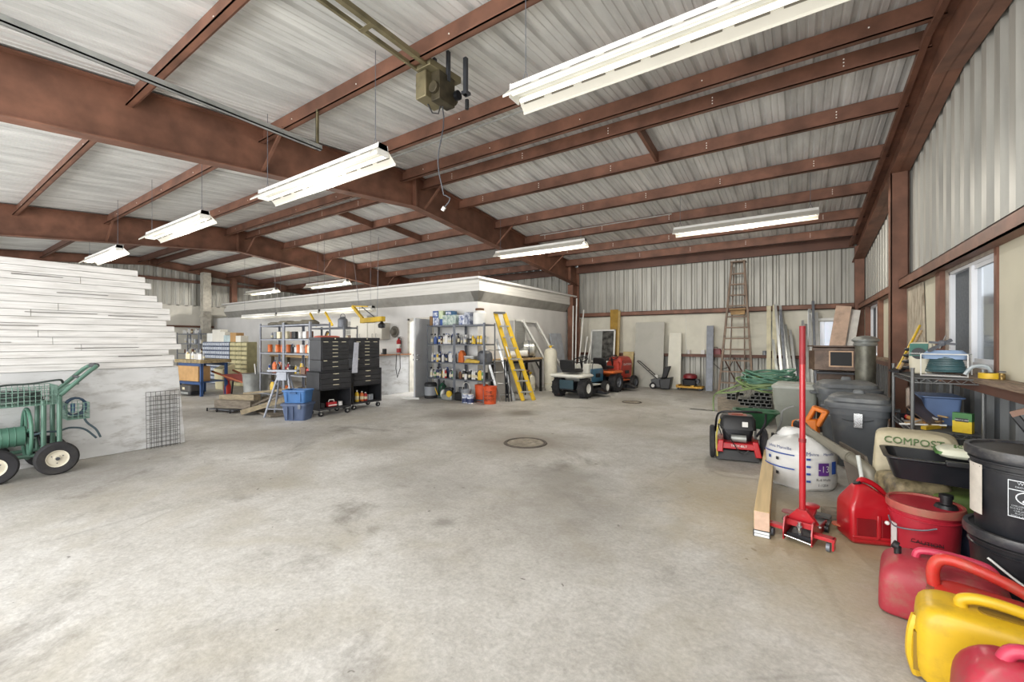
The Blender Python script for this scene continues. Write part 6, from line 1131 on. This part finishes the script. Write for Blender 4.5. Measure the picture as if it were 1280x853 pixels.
for s in (-1,1): B('handle',M().bar((.3,s*.2,.35),(-1.0,s*.28,.62),.04,.04),mat('barrow_wood','#99532f',.6),t); B('leg',M().bar((-.2,s*.2,.4),(-.25,s*.22,0),.03,.03),blackm,t)
B('wheel',M().wheel((.55,0,.18),(0,1,0),.18,.08),rubber,t); B('fork',M().bar((.55,.06,.18),(.2,.15,.36),.02,.02).bar((.55,-.06,.18),(.2,-.15,.36),.02,.02),blackm,t)
t=thing('metal_tub','round galvanised tub with junk behind the lumber pile','tub',(-10.55,4.9,0)); m=M().lathe([(.001,0),(.24,0),(.27,.5),(.28,.52),(.27,.53),(.25,.5),(.22,.03),(.001,.03)],n=28); 
B('tub',m,galv,t); B('stand',M().lathe([(.2,0),(.24,0)],n=20,cap=False),galv,t); t.location.z=.16; B('crate',M().box(-.2,.2,-.2,.2,-.16,0),greyw,t)
for k in range(5): solo('scrap_bar',M().cyl((0,0,0),(.25*math.cos(k*1.3),.1*math.sin(k),.5+.07*k),.012,n=6),[steel,galv,blackm,white,galv][k],'thin metal bar sticking up out of the galvanised tub','bar',group='bars standing in the tub',loc=(-10.55+.03*k,4.9,.2))
# lumber pile
lt=mat('old_lumber','#7b7164',.85,0,.22,4,.2,stretch=(.6,6,6),dirt=.3); lt2=mat('old_lumber_light','#978a72',.85,0,.2,4,.2,stretch=(.6,6,6))
def plank(label,a,b_,w,h,mt,group=None):
    a=Vector(a);b2=Vector(b_); c_=(a+b2)/2; o=B('lumber_board',M().bar(a-c_,b2-c_,w,h),mt); o.location=c_; return tag(o,label,'board',group)
plank('wide dark plank on the floor sloping up toward the grey rack',(-9.3,4.08,.05),(-8.75,4.62,.42),.22,.04,lt)
plank('second wide plank leaning beside the dark one',(-9.05,4.0,.04),(-8.3,4.55,.42),.2,.04,lt)
plank('light round ended timber in front of the lumber pile',(-8.98,3.92,.06),(-8.15,4.5,.36),.1,.09,lt2)
plank('pale square timber at the left end of the lumber pile',(-10.15,4.05,.24),(-9.2,4.3,.28),.16,.14,lt2)
plank('grey square timber lying low at the left of the lumber pile',(-10.1,3.95,.14),(-9.1,4.2,.16),.18,.16,lt)
plank('thin brown batten on top of the lumber pile',(-9.7,4.3,.34),(-8.3,4.7,.5),.12,.04,lt2)
plank('flat board under the lumber pile near the rack leg',(-9.6,4.4,.03),(-8.2,4.2,.03),.25,.04,lt)
t=thing('furniture_dolly','low dark dolly with casters under the left end of the lumber','dolly',(-9.75,3.95,0),.2); B('frame',M().box(-.35,.4,-.12,.12,.04,.06),dsteel,t)
for x in (-.4,-.1,.3): B('caster',M().wheel((x,-.12,.035),(.6,.8,0),.035,.025,[(.3,-.5),(1,-.5),(1,.5),(.3,.5)],14),blackm,t)
t=thing('folding_trestle','grey tubular folding trestle between the lumber and the blue totes','trestle',(-8.15,4.28,0),.5)
for s in (-1,1): B('leg',M().cyl((s*.3,-.12,0),(s*.08,0,.86),.02,n=8),lr,t); B('leg',M().cyl((s*.28,.15,0),(s*.08,0.03,.86),.018,n=8),lr,t)
B('top_bar',M().box(-.3,.3,-.05,.06,.86,.9).box(-.1,.1,-.06,.06,.7,.86),lr,t,bev=.005); B('cross_bar',M().cyl((-.26,-.1,.16),(.26,-.1,.16),.012),lr,t)
# ---------- light
wd=bpy.data.worlds.new('world'); bpy.context.scene.world=wd; wd.use_nodes=True
bg=wd.node_tree.nodes['Background']; bg.inputs[0].default_value=(.92,.96,1,1); bg.inputs[1].default_value=1.1
def area(name,loc,rot,sx,sy,e,col=(1,1,1)):
    l=bpy.data.lights.new(name,'AREA'); l.shape='RECTANGLE'; l.size=sx; l.size_y=sy; l.energy=e; l.color=col
    o=bpy.data.objects.new(name,l); C.objects.link(o); o.location=loc; o.rotation_euler=rot; return o
area('doorway_light',(-6,FY-1.5,2.2),(pi/2*.98,0,0),14,3.6,540,(1,.99,.97))
area('doorway_light_left',(-16,FY-1.5,2.2),(pi/2*.98,0,0),8,3.6,330,(1,.99,.97))
area('high_fill_lamp',(-1.5,-.9,4.1),(pi/2*.72,0,.25),4,.8,230,(1,.98,.94))  # added fill high behind the camera, not a fixture of the shop
area('floor_bounce_lamp',(-5,-2.6,.5),(pi/2*1.45,0,0),12,1.5,380,(1,.98,.95))  # added upward fill that imitates floor bounce on the ceiling
area('office_fill_lamp',(-8.6,9.6,2.3),(0,0,0),1.2,1.2,130,(1,1,1))  # added fill inside the office so the open doorway shows white

bpy.context.scene.view_settings.exposure=.05
